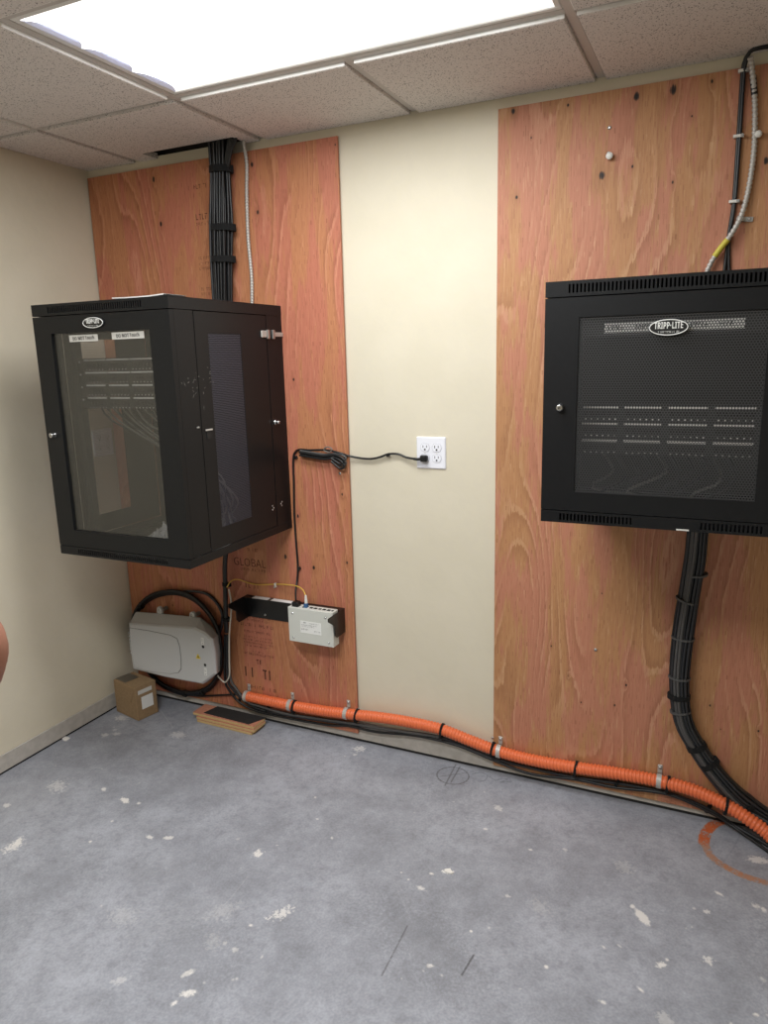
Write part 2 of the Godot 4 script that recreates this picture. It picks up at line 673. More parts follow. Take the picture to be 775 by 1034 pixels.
func lamp_panel(at: Vector3, w: float, h: float, energy: float) -> void:
	var l := AreaLight3D.new()
	l.name = "ceiling_panel_glow"
	l.area_size = Vector2(w, h)
	l.light_energy = energy
	l.light_color = Color(0.975, 0.99, 1.0)
	l.area_range = 12.0
	l.area_attenuation = 2.0
	l.shadow_enabled = true
	l.position = at
	l.rotation = Vector3(-PI / 2, 0, 0)
	add_child(l, true)

func knot_list(list: Array, left: float, top: float) -> Array:
	var out := []
	for k in list:
		out.append([k[0].x - left, top - k[0].y, k[1]])
	return out

# a sheet with UVs over its front face
func board(x0: float, x1: float, y0: float, y1: float, z0: float, z1: float) -> SurfaceTool:
	var st := flat()
	var p := [Vector3(x0, y1, z1), Vector3(x1, y1, z1), Vector3(x1, y0, z1), Vector3(x0, y0, z1)]
	var t := [Vector2(0, 0), Vector2(1, 0), Vector2(1, 1), Vector2(0, 1)]
	for id in [0, 1, 2, 0, 2, 3]:
		st.set_normal(Vector3.BACK)
		st.set_uv(t[id])
		st.add_vertex(p[id])
	var c := Vector3(x0 + x1, y0 + y1, z0 + z1) * 0.5
	face(st, [Vector3(x0, y0, z0), Vector3(x1, y0, z0), Vector3(x1, y1, z0), Vector3(x0, y1, z0)], c)
	for k in 4:
		var a: Vector3 = p[k]
		var b: Vector3 = p[(k + 1) % 4]
		st.set_uv((t[k] + t[(k + 1) % 4]) * 0.5)
		face(st, [a, b, Vector3(b.x, b.y, z0), Vector3(a.x, a.y, z0)], c)
	return st

func build_room() -> void:
	var L := WALL_LEFT
	var R := WALL_RIGHT
	var F := WALL_FRONT
	# floor
	var st := flat()
	var p := [Vector3(L, 0, 0), Vector3(R, 0, 0), Vector3(R, 0, F), Vector3(L, 0, F)]
	var t := [Vector2(0, 0), Vector2(1, 0), Vector2(1, 1), Vector2(0, 1)]
	for id in [0, 1, 2, 0, 2, 3]:
		st.set_normal(Vector3.UP)
		st.set_uv(t[id])
		st.add_vertex(p[id])
	st.set_uv(Vector2(0.5, 0.5))
	box(st, Vector3(L - 0.1, -0.12, -0.1), Vector3(R + 0.1, -0.001, F + 0.1))
	structure("floor", st, concrete(floor_marks(), floor_strokes()))
	# walls rise above the hung ceiling
	structure("wall_back", box(flat(), Vector3(L - 0.1, 0, -0.1), Vector3(R + 0.1, 2.403, 0)), mats.wall_paint)
	structure("dark_wall_band_3", box(flat(), Vector3(L - 0.1, 2.403, -0.1), Vector3(R + 0.1, 2.85, -0.05)), mats.slab_dark)  # upper wall coloured dark so the ceiling hole looks shaded
	structure("wall_left", box(flat(), Vector3(L - 0.1, 0, 0), Vector3(L, 2.85, F)), mats.wall_paint)
	structure("wall_right", box(flat(), Vector3(R, 0, 0), Vector3(R + 0.1, 2.85, F)), mats.wall_paint)
	structure("wall_front", box(flat(), Vector3(L - 0.1, 0, F), Vector3(R + 0.1, 2.85, F + 0.1)), mats.wall_paint)
	# unpainted foot of the wall; near-black strips draw the shaded gap under it
	structure("baseboard_left", box(flat(), Vector3(L, 0.007, 0.006), Vector3(L + 0.006, 0.078, F), 0.002), mats.raw_board)
	structure("gap_shade_1", box(flat(), Vector3(L, 0.0, 0.006), Vector3(L + 0.004, 0.007, F)), mats.gap)
	structure("baseboard_back", box(flat(), Vector3(L + 0.006, 0.010, 0.0), Vector3(R, 0.092, 0.004), 0.001), mats.raw_board)
	structure("gap_shade_2", box(flat(), Vector3(L + 0.006, 0.0, 0.0), Vector3(R, 0.010, 0.003)), mats.gap)

	# hung ceiling
	var ceiling := Node3D.new()
	ceiling.name = "ceiling"
	add_child(ceiling)
	ceiling.set_meta("kind", "structure")
	part(ceiling, "roof_slab", box(flat(), Vector3(L - 0.1, 2.85, -0.1), Vector3(R + 0.1, 2.95, F + 0.1)), mats.slab_dark)
	var tile_mat := fibre()
	var xs := [L, -1.7795, -1.1695, -0.5595, 0.0505, 0.6605, 1.2705, R]
	var zs := [0.0, 0.4941, 1.1041, 1.7141, 2.3241, 2.9341, F]
	for i in xs.size() - 1:
		for k in zs.size() - 1:
			if (i == 2 or i == 3) and (k == 1 or k == 3):
				continue
			var x0: float = xs[i] + (0.016 if i > 0 else 0.002)
			var x1: float = xs[i + 1] - (0.016 if i < xs.size() - 2 else 0.002)
			var z0: float = zs[k] + (0.016 if k > 0 else 0.002)
			var z1: float = zs[k + 1] - (0.016 if k < zs.size() - 2 else 0.002)
			var s := flat()
			if i == 1 and k == 0:
				# cut out at the wall for the cables
				for r in [[x0, x1, 0.092, z1], [x0, -1.678, z0, 0.092], [-1.245, x1, z0, 0.092]]:
					box(s, Vector3(r[0], CEIL - 0.009, r[2]), Vector3(r[1], CEIL + 0.012, r[3]))
			else:
				box(s, Vector3(x0, CEIL - 0.009, z0), Vector3(x1, CEIL + 0.012, z1), 0.002)
				box(s, Vector3(x0 - 0.008, CEIL + 0.004, z0 - 0.008 if k > 0 else z0), Vector3(x1 + 0.008, CEIL + 0.014, z1 + 0.008))
			var tile := part(ceiling, "ceiling_tile", s, tile_mat)
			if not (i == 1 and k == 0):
				# cut edge whitened: fixture light along the step, put into its colour
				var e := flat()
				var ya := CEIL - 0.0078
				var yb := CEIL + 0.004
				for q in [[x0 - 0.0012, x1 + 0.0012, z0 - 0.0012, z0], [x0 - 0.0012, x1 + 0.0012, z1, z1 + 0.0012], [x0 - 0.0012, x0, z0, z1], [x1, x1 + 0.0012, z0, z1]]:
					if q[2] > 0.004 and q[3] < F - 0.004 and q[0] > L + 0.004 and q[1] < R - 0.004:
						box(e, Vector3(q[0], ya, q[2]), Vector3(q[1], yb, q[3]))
				part(tile, "lit_tile_edge", e, mats.lit_tile_edge)
	for i in range(1, xs.size() - 1):
		var s := flat()
		var spans := [[0.0, F]]
		if i == 3:
			spans = [[0.0, zs[1]], [zs[2], zs[3]], [zs[4], F]]
		for sp in spans:
			box(s, Vector3(xs[i] - 0.012, CEIL, sp[0]), Vector3(xs[i] + 0.012, CEIL + 0.003, sp[1]), 0.001)
			box(s, Vector3(xs[i] - 0.002, CEIL + 0.003, sp[0]), Vector3(xs[i] + 0.002, CEIL + 0.036, sp[1]))
		part(ceiling, "ceiling_tee", s, mats.tee)
	for k in range(1, zs.size() - 1):
		var s := flat()
		for i in xs.size() - 1:
			var x0: float = xs[i] + 0.012
			var x1: float = xs[i + 1] - 0.012
			if i == 2 and (k >= 1 and k <= 4):
				x1 = xs[i + 1]
			if i == 3 and (k >= 1 and k <= 4):
				x0 = xs[i]
			box(s, Vector3(x0, CEIL + 0.0002, zs[k] - 0.012), Vector3(x1, CEIL + 0.003, zs[k] + 0.012), 0.001)
			box(s, Vector3(x0, CEIL + 0.003, zs[k] - 0.002), Vector3(x1, CEIL + 0.036, zs[k] + 0.002))
		part(ceiling, "ceiling_tee", s, mats.tee)

func floor_marks() -> Array:
	var white := [[-0.825, 0.059, 0.0372, 1.0, 0, 0.75, 1.6], [-0.823, 0.107, 0.0162, 1.0, 0, 0.6, 0.6], [-1.629, 1.070, 0.0349, 1.5, 100, 0.8, 1.5], [-1.636, 1.045, 0.0251, 1.6, 60, 0.9, 1.2], [-1.857, 0.914, 0.0184, 1.6, 30, 0.8, 0.8], [-1.782, 0.752, 0.0431, 1.5, 20, 0.55, 1.6], [-1.598, 0.696, 0.0162, 1.4, 30, 0.9, 0.7], [-1.471, 0.718, 0.0228, 1.8, 20, 0.95, 0.7], [-1.409, 0.712, 0.0108, 1.3, 10, 0.8, 0.6], [-1.404, 0.946, 0.0098, 1.2, 45, 0.95, 0.6], [-1.421, 0.831, 0.0108, 1, 0, 0.7, 0.6], [-1.234, 0.846, 0.0143, 2, 10, 0.8, 0.5], [-1.170, 0.824, 0.0171, 2, -20, 0.8, 0.5], [-1.960, 0.242, 0.0377, 1.3, 0, 0.6, 1.1], [-1.911, 0.385, 0.0225, 1.4, 10, 0.55, 0.8], [-1.868, 0.358, 0.0215, 1.6, -10, 0.5, 0.9], [-2.040, 0.484, 0.0175, 1.4, 0, 0.95, 0.7], [-1.609, 0.261, 0.0394, 1.6, -5, 0.5, 1.1], [-1.903, 0.335, 0.0184, 1, 0, 0.4, 0.5], [-0.841, 0.771, 0.0228, 1.2, 60, 0.9, 1.5], [-0.625, 0.962, 0.0264, 2.0, -60, 0.8, 1.7], [-0.682, 1.036, 0.0089, 1.4, 0, 0.9, 0.6], [-0.738, 1.240, 0.0152, 2.2, -60, 0.9, 0.6], [-0.696, 1.291, 0.0184, 2.0, -30, 0.95, 0.6], [-0.709, 1.329, 0.0108, 1.6, -80, 0.9, 0.7], [-0.670, 1.128, 0.0143, 1.4, 0, 0.6, 0.9], [-0.710, 1.119, 0.0112, 1, 0, 0.6, 0.9], [-0.745, 1.126, 0.0327, 1.5, 60, 0.25, 1.7], [-0.789, 1.024, 0.0412, 1.8, -50, 0.22, 1.7], [-1.047, 1.157, 0.0470, 1.4, 0, 0.22, 1.7], [-0.889, 1.333, 0.0188, 1.6, -50, 0.4, 1.5], [-0.679, 1.248, 0.0076, 1, 0, 0.5, 0.5], [-0.608, 1.204, 0.0081, 1, 0, 0.6, 0.4], [-0.615, 1.210, 0.0076, 1, 0, 0.5, 0.4], [-0.824, 0.426, 0.0076, 1, 0, 0.95, 0.3], [-0.752, 0.535, 0.0063, 1.5, 0, 0.9, 0.3], [-0.654, 0.605, 0.0067, 2, 50, 0.8, 0.3], [-0.947, 0.735, 0.0098, 1.5, -40, 0.4, 0.8], [-0.237, 0.605, 0.0188, 1.5, -20, 0.95, 1.2], [-0.280, 0.633, 0.0098, 1.4, 0, 0.9, 0.6], [-0.287, 0.706, 0.0130, 2, 10, 0.8, 0.7], [-0.338, 0.686, 0.0063, 1, 0, 0.9, 0.3], [-0.370, 0.666, 0.0063, 1, 0, 0.9, 0.3], [-0.183, 0.227, 0.0219, 1.5, 45, 0.7, 1.1], [-0.191, 0.357, 0.0108, 1.3, 0, 0.8, 0.6], [-0.025, 0.402, 0.0095, 1.5, 0, 0.8, 0.6], [0.078, 0.358, 0.0130, 1.2, 60, 0.5, 0.9], [-0.037, 0.635, 0.0121, 1.4, 0, 0.6, 0.9], [-0.095, 0.806, 0.0076, 1.2, 30, 0.95, 0.4], [-0.157, 0.962, 0.0108, 1.8, -20, 0.95, 0.5], [-0.117, 0.979, 0.0054, 1.5, 0, 0.8, 0.4], [0.126, 0.843, 0.0098, 1.2, 0, 0.95, 0.4], [0.276, 0.893, 0.0098, 1.5, 10, 0.85, 0.9], [0.254, 0.716, 0.0058, 2, 40, 0.85, 0.3], [0.293, 0.695, 0.0054, 2.8, 30, 0.6, 0.3], [0.308, 0.530, 0.0143, 1.0, 0, 0.85, 0.2], [0.339, 0.562, 0.0251, 2.3, 52, 0.88, 0.35], [0.360, 0.818, 0.0076, 2.4, 35, 0.95, 0.3], [0.401, 0.716, 0.0162, 1.5, -40, 0.9, 0.8], [0.414, 0.693, 0.0085, 1, 0, 0.85, 0.5], [0.424, 0.885, 0.0282, 1.6, 40, 0.4, 0.8], [0.505, 0.466, 0.0143, 1.3, 0, 0.75, 0.9], [0.536, 0.375, 0.0108, 1.8, 30, 0.9, 0.7], [0.512, 0.647, 0.0162, 1.5, -10, 0.75, 1.6], [0.518, 0.659, 0.0098, 1.3, 70, 0.75, 1.2], [0.635, 0.389, 0.0143, 1.6, 40, 0.7, 1.4], [0.653, 0.394, 0.0121, 1.6, 60, 0.85, 0.9], [0.647, 0.167, 0.0282, 2.0, -15, 0.8, 0.9], [0.624, 0.780, 0.0098, 1.4, -30, 0.85, 0.8], [0.643, 0.662, 0.0108, 1.6, 0, 0.55, 0.9], [0.471, 0.468, 0.0089, 1, 0, 0.6, 0.4], [0.469, 0.546, 0.0054, 1, 0, 0.6, 0.4], [0.062, 0.636, 0.0349, 1.6, 40, 0.2, 1.6], [0.265, 0.365, 0.0403, 1.2, 60, 0.25, 1.6]]
	var out := []
	for m in white:
		out.append([m[0], m[1], m[2] * 0.55, m[3], m[4], m[5], m[6], 224, 220, 216])
	var rng := RandomNumberGenerator.new()
	rng.seed = 77
	# stray specks
	for i in 150:
		var r := rng.randf_range(0.0014, 0.0035)
		out.append([rng.randf_range(WALL_LEFT + 0.1, WALL_RIGHT - 0.1), rng.randf_range(0.1, WALL_FRONT - 0.1), r, rng.randf_range(1.0, 2.0), rng.randf_range(0, 180), rng.randf_range(0.4, 0.95), 0.3, 216, 213, 210])
	# dull scrubbed patches and dark grime
	for i in 26:
		out.append([rng.randf_range(WALL_LEFT, WALL_RIGHT), rng.randf_range(0.1, WALL_FRONT), rng.randf_range(0.05, 0.16), rng.randf_range(1.0, 2.4), rng.randf_range(0, 180), rng.randf_range(0.08, 0.2), 1.5, 172, 172, 176])
	for i in 26:
		out.append([rng.randf_range(WALL_LEFT, WALL_RIGHT), rng.randf_range(0.1, WALL_FRONT), rng.randf_range(0.03, 0.12), rng.randf_range(1.0, 2.4), rng.randf_range(0, 180), rng.randf_range(0.1, 0.25), 1.6, 108, 109, 114])
	return out

func flatten(pts: Array) -> Array:
	var out := []
	for p in pts:
		out.append(Vector2(p.x, p.z))
	return out

func smooth_line(pts: Array) -> Array:
	return flatten(Array(spline(pts, 0.02)))

func floor_strokes() -> Array:
	var orange := c8(196, 92, 44)
	var pencil := c8(62, 60, 62)
	var pale := c8(182, 182, 186)
	var s := []
	s.append([smooth_line([Vector3(0.577, 0, -0.027), Vector3(0.522, 0, 0.02), Vector3(0.493, 0, 0.089), Vector3(0.488, 0, 0.146)]), 0.034, 0.70, orange, 1.8])
	s.append([smooth_line([Vector3(0.491, 0, 0.15), Vector3(0.51, 0, 0.205), Vector3(0.548, 0, 0.239), Vector3(0.604, 0, 0.264), Vector3(0.671, 0, 0.272)]), 0.026, 0.36, c8(186, 112, 66), 2.0])
	# pencilled circle with two strokes and a scrawl
	var ring := []
	for i in 25:
		var a := TAU * i / 24.0
		ring.append(Vector2(Vector3(-0.403, 0, 0.095).x + 0.062 * cos(a), Vector3(-0.403, 0, 0.095).z + 0.058 * sin(a)))
	s.append([ring, 0.004, 0.55, pencil, 0.6])
	s.append([flatten([Vector3(-0.418, 0, 0.018), Vector3(-0.408, 0, 0.169)]), 0.004, 0.6, pencil, 0.5])
	s.append([flatten([Vector3(-0.398, 0, 0.025), Vector3(-0.394, 0, 0.142)]), 0.004, 0.6, pencil, 0.5])
	s.append([flatten([Vector3(-0.446, 0, 0.12), Vector3(-0.36, 0, 0.055)]), 0.003, 0.45, pencil, 0.5])
	s.append([smooth_line([Vector3(-0.338, 0, 0.06), Vector3(-0.314, 0, 0.035), Vector3(-0.28, 0, 0.043), Vector3(-0.28, 0, 0.08), Vector3(-0.302, 0, 0.096)]), 0.003, 0.4, pencil, 0.7])
	s.append([smooth_line([Vector3(-0.271, 0, 0.047), Vector3(-0.242, 0, 0.064), Vector3(-0.225, 0, 0.042), Vector3(-0.202, 0, 0.04), Vector3(-0.221, 0, 0.069), Vector3(-0.185, 0, 0.047)]), 0.003, 0.4, pencil, 0.7])
	# scratches
	s.append([flatten([Vector3(-0.062, 0, 0.882), Vector3(-0.07, 0, 0.956)]), 0.004, 0.75, pencil, 0.5])
	s.append([flatten([Vector3(-0.267, 0, 0.86), Vector3(-0.262, 0, 1.043)]), 0.003, 0.6, pencil, 0.8])
	s.append([flatten([Vector3(-0.808, 0, 0.873), Vector3(-0.8, -0, 0.976), Vector3(-0.804, 0, 1.052)]), 0.003, 0.45, pale, 0.8])
	s.append([flatten([Vector3(-1.865, 0, 0.1), Vector3(-1.671, 0, 0.221)]), 0.004, 0.6, pale, 0.5])
	var rng := RandomNumberGenerator.new()
	rng.seed = 15
	for i in 46:
		var a := Vector2(rng.randf_range(-1.9, 1.4), rng.randf_range(0.2, 3.2))
		var d := Vector2.from_angle(rng.randf() * TAU) * rng.randf_range(0.05, 0.35)
		s.append([[a, a + d * 0.5 + Vector2(rng.randf(), rng.randf()) * 0.02, a + d], 0.003, rng.randf_range(0.1, 0.3), pale if rng.randf() < 0.7 else pencil, 1.2])
	return s

func build_backboards() -> void:
	# left board
	var k1 := knot_list([[Vector3(-1.699, 2.316, 0.014), 0.014], [Vector3(-1.682, 2.144, 0.014), 0.013], [Vector3(-1.221, 2.312, 0.014), 0.012], [Vector3(-1.207, 2.142, 0.014), 0.013],
		[Vector3(-0.888, 1.066, 0.014), 0.007], [Vector3(-0.877, 0.787, 0.014), 0.008], [Vector3(-1.033, 0.75, 0.014), 0.011], [Vector3(-1.168, 0.784, 0.014), 0.014], [Vector3(-1.097, 0.963, 0.014), 0.01],
		[Vector3(-1.802, 0.49, 0.014), 0.006], [Vector3(-0.863, 2.333, 0.014), 0.005], [Vector3(-1.085, 1.513, 0.014), 0.008], [Vector3(-1.947, 0.476, 0.014), 0.004]], -2.056, 2.36)
	var m1 := plywood("ply_left", 101, 1.203, 2.32, k1, Color(0.72, 0.44, 0.345), Color(0.715, 0.475, 0.325), Color(0.84, 0.62, 0.49), Color(0.47, 0.25, 0.165))
	var o := single("plywood_board", board(-2.056, -0.853, 0.04, 2.36, 0.005, PLY), m1, "reddish plywood board on the back wall behind the glass-door cabinet", "plywood board")
	# right board
	var k2 := knot_list([[Vector3(-0.218, 2.345, 0.014), 0.012], [Vector3(0.156, 2.329, 0.014), 0.016], [Vector3(0.257, 2.332, 0.014), 0.019], [Vector3(0.064, 2.121, 0.014), 0.017], [Vector3(-0.203, 2.087, 0.014), 0.008],
		[Vector3(0.36, 2.336, 0.014), 0.008], [Vector3(-0.045, 2.336, 0.014), 0.006], [Vector3(-0.158, 2.259, 0.014), 0.004], [Vector3(0.27, 2.078, 0.014), 0.006], [Vector3(0.312, 2.252, 0.014), 0.004], [Vector3(0.515, 2.107, 0.014), 0.014],
		[Vector3(-0.055, 0.557, 0.014), 0.0045], [Vector3(0.008, 0.453, 0.014), 0.005], [Vector3(0.208, 0.452, 0.014), 0.006], [Vector3(0.173, 0.369, 0.014), 0.007], [Vector3(0.114, 0.776, 0.014), 0.004], [Vector3(0.057, 0.358, 0.014), 0.004],
		[Vector3(0.153, 2.136, 0.014), 0.006], [Vector3(0.476, 0.427, 0.014), 0.006], [Vector3(0.625, 0.365, 0.014), 0.006], [Vector3(0.514, 0.348, 0.014), 0.003]], -0.266, 2.357)
	var m2 := plywood("ply_right", 131, 1.22, 2.325, k2, Color(0.715, 0.475, 0.37), Color(0.70, 0.505, 0.34), Color(0.83, 0.675, 0.53), Color(0.49, 0.295, 0.19))
	var r := single("plywood_board", board(-0.266, 0.954, 0.032, 2.357, 0.005, PLY), m2, "tan plywood board on the back wall behind the mesh-door cabinet", "plywood board")
	# screw heads
	for q in [Vector3(0.082, 2.253, 0.014), Vector3(0.082, 2.181, 0.014), Vector3(0.101, 0.566, 0.014), Vector3(-0.893, 1.148, 0.014), Vector3(-0.269, 0.146, 0.014), Vector3(-0.851, 0.152, 0.014)]:
		part(r if q.x > -0.3 else o, "screw", turned(flat(), q, Vector3.BACK, [[0.0, 0.0055], [0.0015, 0.0055], [0.0025, 0.003]], 10), mats.zinc)
	var big: Vector3 = Vector3(0.087, 2.171, 0.014)
	part(r, "anchor", turned(flat(), big, Vector3.BACK, [[0.0, 0.006], [0.012, 0.006], [0.012, 0.011], [0.016, 0.010], [0.018, 0.004]], 14), mats.off_white, "white knob-like anchor")
	# mill stamps, brown ink
	var st := flat()
	for l in [[2.255, 0.016, 0.10], [2.14, 0.022, 0.11], [2.118, 0.012, 0.08], [1.99, 0.011, 0.07], [1.97, 0.010, 0.09], [1.95, 0.010, 0.08], [1.87, 0.012, 0.05], [1.852, 0.010, 0.05]]:
		print_row(st, Vector3(-1.50, l[0], PLY), l[2], l[1], Vector3.RIGHT, Vector3.UP, int(l[0] * 1000))
	for l in [[0.79, 0.014, 0.05], [0.702, 0.012, 0.13], [0.625, 0.022, 0.09], [0.487, 0.009, 0.15], [0.472, 0.009, 0.14], [0.447, 0.014, 0.17], [0.417, 0.010, 0.14],
		[0.393, 0.008, 0.15], [0.379, 0.008, 0.16], [0.365, 0.008, 0.15], [0.351, 0.008, 0.12], [0.325, 0.008, 0.06], [0.312, 0.010, 0.16], [0.272, 0.022, 0.03], [0.150, 0.016, 0.15], [0.12, 0.012, 0.12]]:
		print_row(st, Vector3(-1.335 - l[2] / 2, l[0], PLY), l[2], l[1], Vector3.RIGHT, Vector3.UP, int(l[0] * 1000))
	print_row(st, Vector3(-1.415, 0.205, PLY), 0.16, 0.046, Vector3.RIGHT, Vector3.UP, 93)
	part(o, "mill_stamp", st, mats.stamp_ink, "rows of small brown mill print")
	lettering(o, "mill_stamp", "GLOBAL", Vector3(-1.352, 0.738, PLY + 0.0001), 0.034, Vector3.RIGHT, Vector3.UP, mats.stamp_ink, false, 1.0, false)

# a row of worn print: broken strokes in the place of letters too small to read
func print_row(st: SurfaceTool, at: Vector3, length: float, height: float, right: Vector3, up: Vector3, seed_: int) -> void:
	var rng := RandomNumberGenerator.new()
	rng.seed = seed_
	var out := right.cross(up).normalized() * 0.0004
	var w := height * 0.16
	var x := 0.0
	while x < length:
		if rng.randf() < 0.14:
			x += height * 0.6
			continue
		var kind := rng.randi() % 5
		var lw := height * rng.randf_range(0.42, 0.6)
		var bars := [[0.0, 0.0, w, height]]
		if kind == 0:
			bars = [[0.0, 0.0, w, height], [0.0, 0.0, lw, w]]
		elif kind == 1:
			bars = [[0.0, 0.0, w, height * 0.7], [lw - w, 0.0, w, height], [0.0, height - w, lw, w]]
		elif kind == 2:
			bars = [[0.0, 0.0, w, height], [0.0, height * 0.45, lw, w], [0.0, height - w, lw, w]]
		elif kind == 3:
			bars = [[lw * 0.4, 0.0, w, height * 0.9], [0.0, height - w, lw, w]]
		for b in bars:
			if rng.randf() < 0.2:
				continue
			var p: Vector3 = at + right * (x + b[0]) + up * b[1] + out
			face(st, [p, p + right * b[2], p + right * b[2] + up * b[3], p + up * b[3]], p - out)
		x += lw + height * 0.22

func build_light(label: String, z0: float, in_view: bool) -> void:
	var x0 := -1.1695 + 0.013
	var x1 := 0.0505 - 0.013
	var za := z0 + 0.013
	var zb := z0 + 0.61 - 0.013
	var t := thing("ceiling_light", label, "ceiling light", Vector3((x0 + x1) / 2, CEIL, (za + zb) / 2))
	var s := flat()
	var y0 := CEIL + 0.001
	var y1 := CEIL + 0.012
	box(s, Vector3(x0, y0, za), Vector3(x1, y1, za + 0.016), 0.002)
	box(s, Vector3(x0, y0, zb - 0.016), Vector3(x1, y1, zb), 0.002)
	box(s, Vector3(x0, y0, za + 0.016), Vector3(x0 + 0.016, y1, zb - 0.016), 0.002)
	box(s, Vector3(x1 - 0.016, y0, za + 0.016), Vector3(x1, y1, zb - 0.016), 0.002)
	part(t, "door_frame", s, mats.fixture_white)
	var h := flat()
	box(h, Vector3(x0, CEIL + 0.10, za), Vector3(x1, CEIL + 0.103, zb))
	box(h, Vector3(x0, y1, za), Vector3(x1, CEIL + 0.10, za + 0.003))
	box(h, Vector3(x0, y1, zb - 0.003), Vector3(x1, CEIL + 0.10, zb))
	box(h, Vector3(x0, y1, za), Vector3(x0 + 0.003, CEIL + 0.10, zb))
	box(h, Vector3(x1 - 0.003, y1, za), Vector3(x1, CEIL + 0.10, zb))
	part(t, "housing", h, mats.fixture_white)
	part(t, "diffuser", box(flat(), Vector3(x0 + 0.012, CEIL + 0.007, za + 0.012), Vector3(x1 - 0.012, CEIL + 0.010, zb - 0.012)), mats.lens)
	if in_view:
		# three added scalloped sheets draw the shaded housing end as film along the left edge
		var n := 3
		for i in n:
			var a := za + 0.018 + (zb - za - 0.036) * i / n
			var b := za + 0.018 + (zb - za - 0.036) * (i + 1) / n
			var f := flat()
			var deep := [0.034, 0.045, 0.05][i] as float
			for k in 12:
				var t0 := k / 12.0
				var t1 := (k + 1) / 12.0
				var zq0 := lerpf(a, b, t0)
				var zq1 := lerpf(a, b, t1)
				var w0 := 0.004 + deep * pow(sin(PI * t0), 0.7)
				var w1 := 0.004 + deep * pow(sin(PI * t1), 0.7)
				var xl := x0 + 0.016
				for st in [-0.0006, 0.0]:
					face(f, [Vector3(xl, CEIL + 0.004 + st, zq0), Vector3(xl, CEIL + 0.004 + st, zq1), Vector3(xl + w1, CEIL + 0.0015 + st, zq1), Vector3(xl + w0, CEIL + 0.0015 + st, zq0)], Vector3(xl, CEIL + 1, a))
			part(t, "added_shade_film", f, mats.film)

# ---------------------------------------------------------------- cabinets
# strip across the front with a row of upright slots, open to the dark behind
func slotted(x0: float, x1: float, y0: float, y1: float, z: float, groups: Array, pitch: float) -> SurfaceTool:
	var st := flat()
	var ya := lerpf(y0, y1, 0.22)
	var yb := lerpf(y0, y1, 0.78)
	box(st, Vector3(x0, yb, z - 0.002), Vector3(x1, y1, z))
	box(st, Vector3(x0, y0, z - 0.002), Vector3(x1, ya, z))
	var x := x0
	for g in groups:
		box(st, Vector3(x, ya, z - 0.002), Vector3(g[0], yb, z))
		var s: float = g[0]
		while s + pitch <= g[1]:
			box(st, Vector3(s + pitch * 0.5, ya, z - 0.002), Vector3(s + pitch, yb, z))
			s += pitch
		x = s
	box(st, Vector3(x, ya, z - 0.002), Vector3(x1, yb, z))
	return st

func badge(door: Node, at: Vector3, rx: float, ry: float) -> void:
	var e := part(door, "badge", prism(flat(), arc_poly(rx, ry, 32), at, Vector3.RIGHT, Vector3.UP, Vector3.BACK * 0.006, 0.0015), mats.black_plastic, "oval black maker's badge with white rim")
	var rim := flat()
	var ring := PackedVector3Array()
	for i in 41:
		var a := TAU * i / 40.0
		ring.append(at + Vector3(cos(a) * (rx - 0.0025), sin(a) * (ry - 0.0025), 0.006))
	part(e, "rim", tube(rim, ring, 0.0013, 6, false), mats.white_print)
	lettering(e, "lettering", "TRIPP·LITE", at + Vector3(0, 0.0045, 0.0068), ry * 0.78, Vector3.RIGHT, Vector3.UP, mats.white_print, false, 0.60)
	var st := flat()
	print_row(st, at + Vector3(-rx * 0.52, -ry * 0.62, 0.0062), rx * 1.04, ry * 0.2, Vector3.RIGHT, Vector3.UP, 5)
	part(e, "small_print", st, mats.white_print)

func lock(door: Node, at: Vector3) -> void:
	part(door, "lock", turned(flat(), at, Vector3.BACK, [[0.0, 0.011], [0.004, 0.011], [0.006, 0.009], [0.016, 0.0085], [0.018, 0.007], [0.018, 0.0]], 18), mats.chrome, "small round chrome door lock")

# side wall of a cabinet in the plane x, opening ya..yb, za..zb filled with a punched sheet
func side_wall(t: Node, x: float, y0: float, y1: float, z0: float, z1: float, ya: float, yb: float, za: float, zb: float, outward: float) -> Node:
	var st := flat()
	var xa := minf(x, x - outward * 0.0025)
	var xb := maxf(x, x - outward * 0.0025)
	box(st, Vector3(xa, y0, z0), Vector3(xb, y1, za))
	box(st, Vector3(xa, y0, zb), Vector3(xb, y1, z1))
	box(st, Vector3(xa, y0, za), Vector3(xb, ya, zb))
	box(st, Vector3(xa, yb, za), Vector3(xb, y1, zb))
	var p := part(t, "side_panel", st, mats.cabinet_black)
	var m := punched(Vector3(x - outward * 0.001, ya - 0.004, zb + 0.004 if outward > 0 else za - 0.004), Vector3(0, 0, -1 if outward > 0 else 1), Vector3.UP, zb - za + 0.008, yb - ya + 0.008, 0.0068, 0.0028 if outward > 0 else 0.0034)
	put(p, "punched_sheet", m, mats.mesh_side, Vector3.ZERO)
	return p

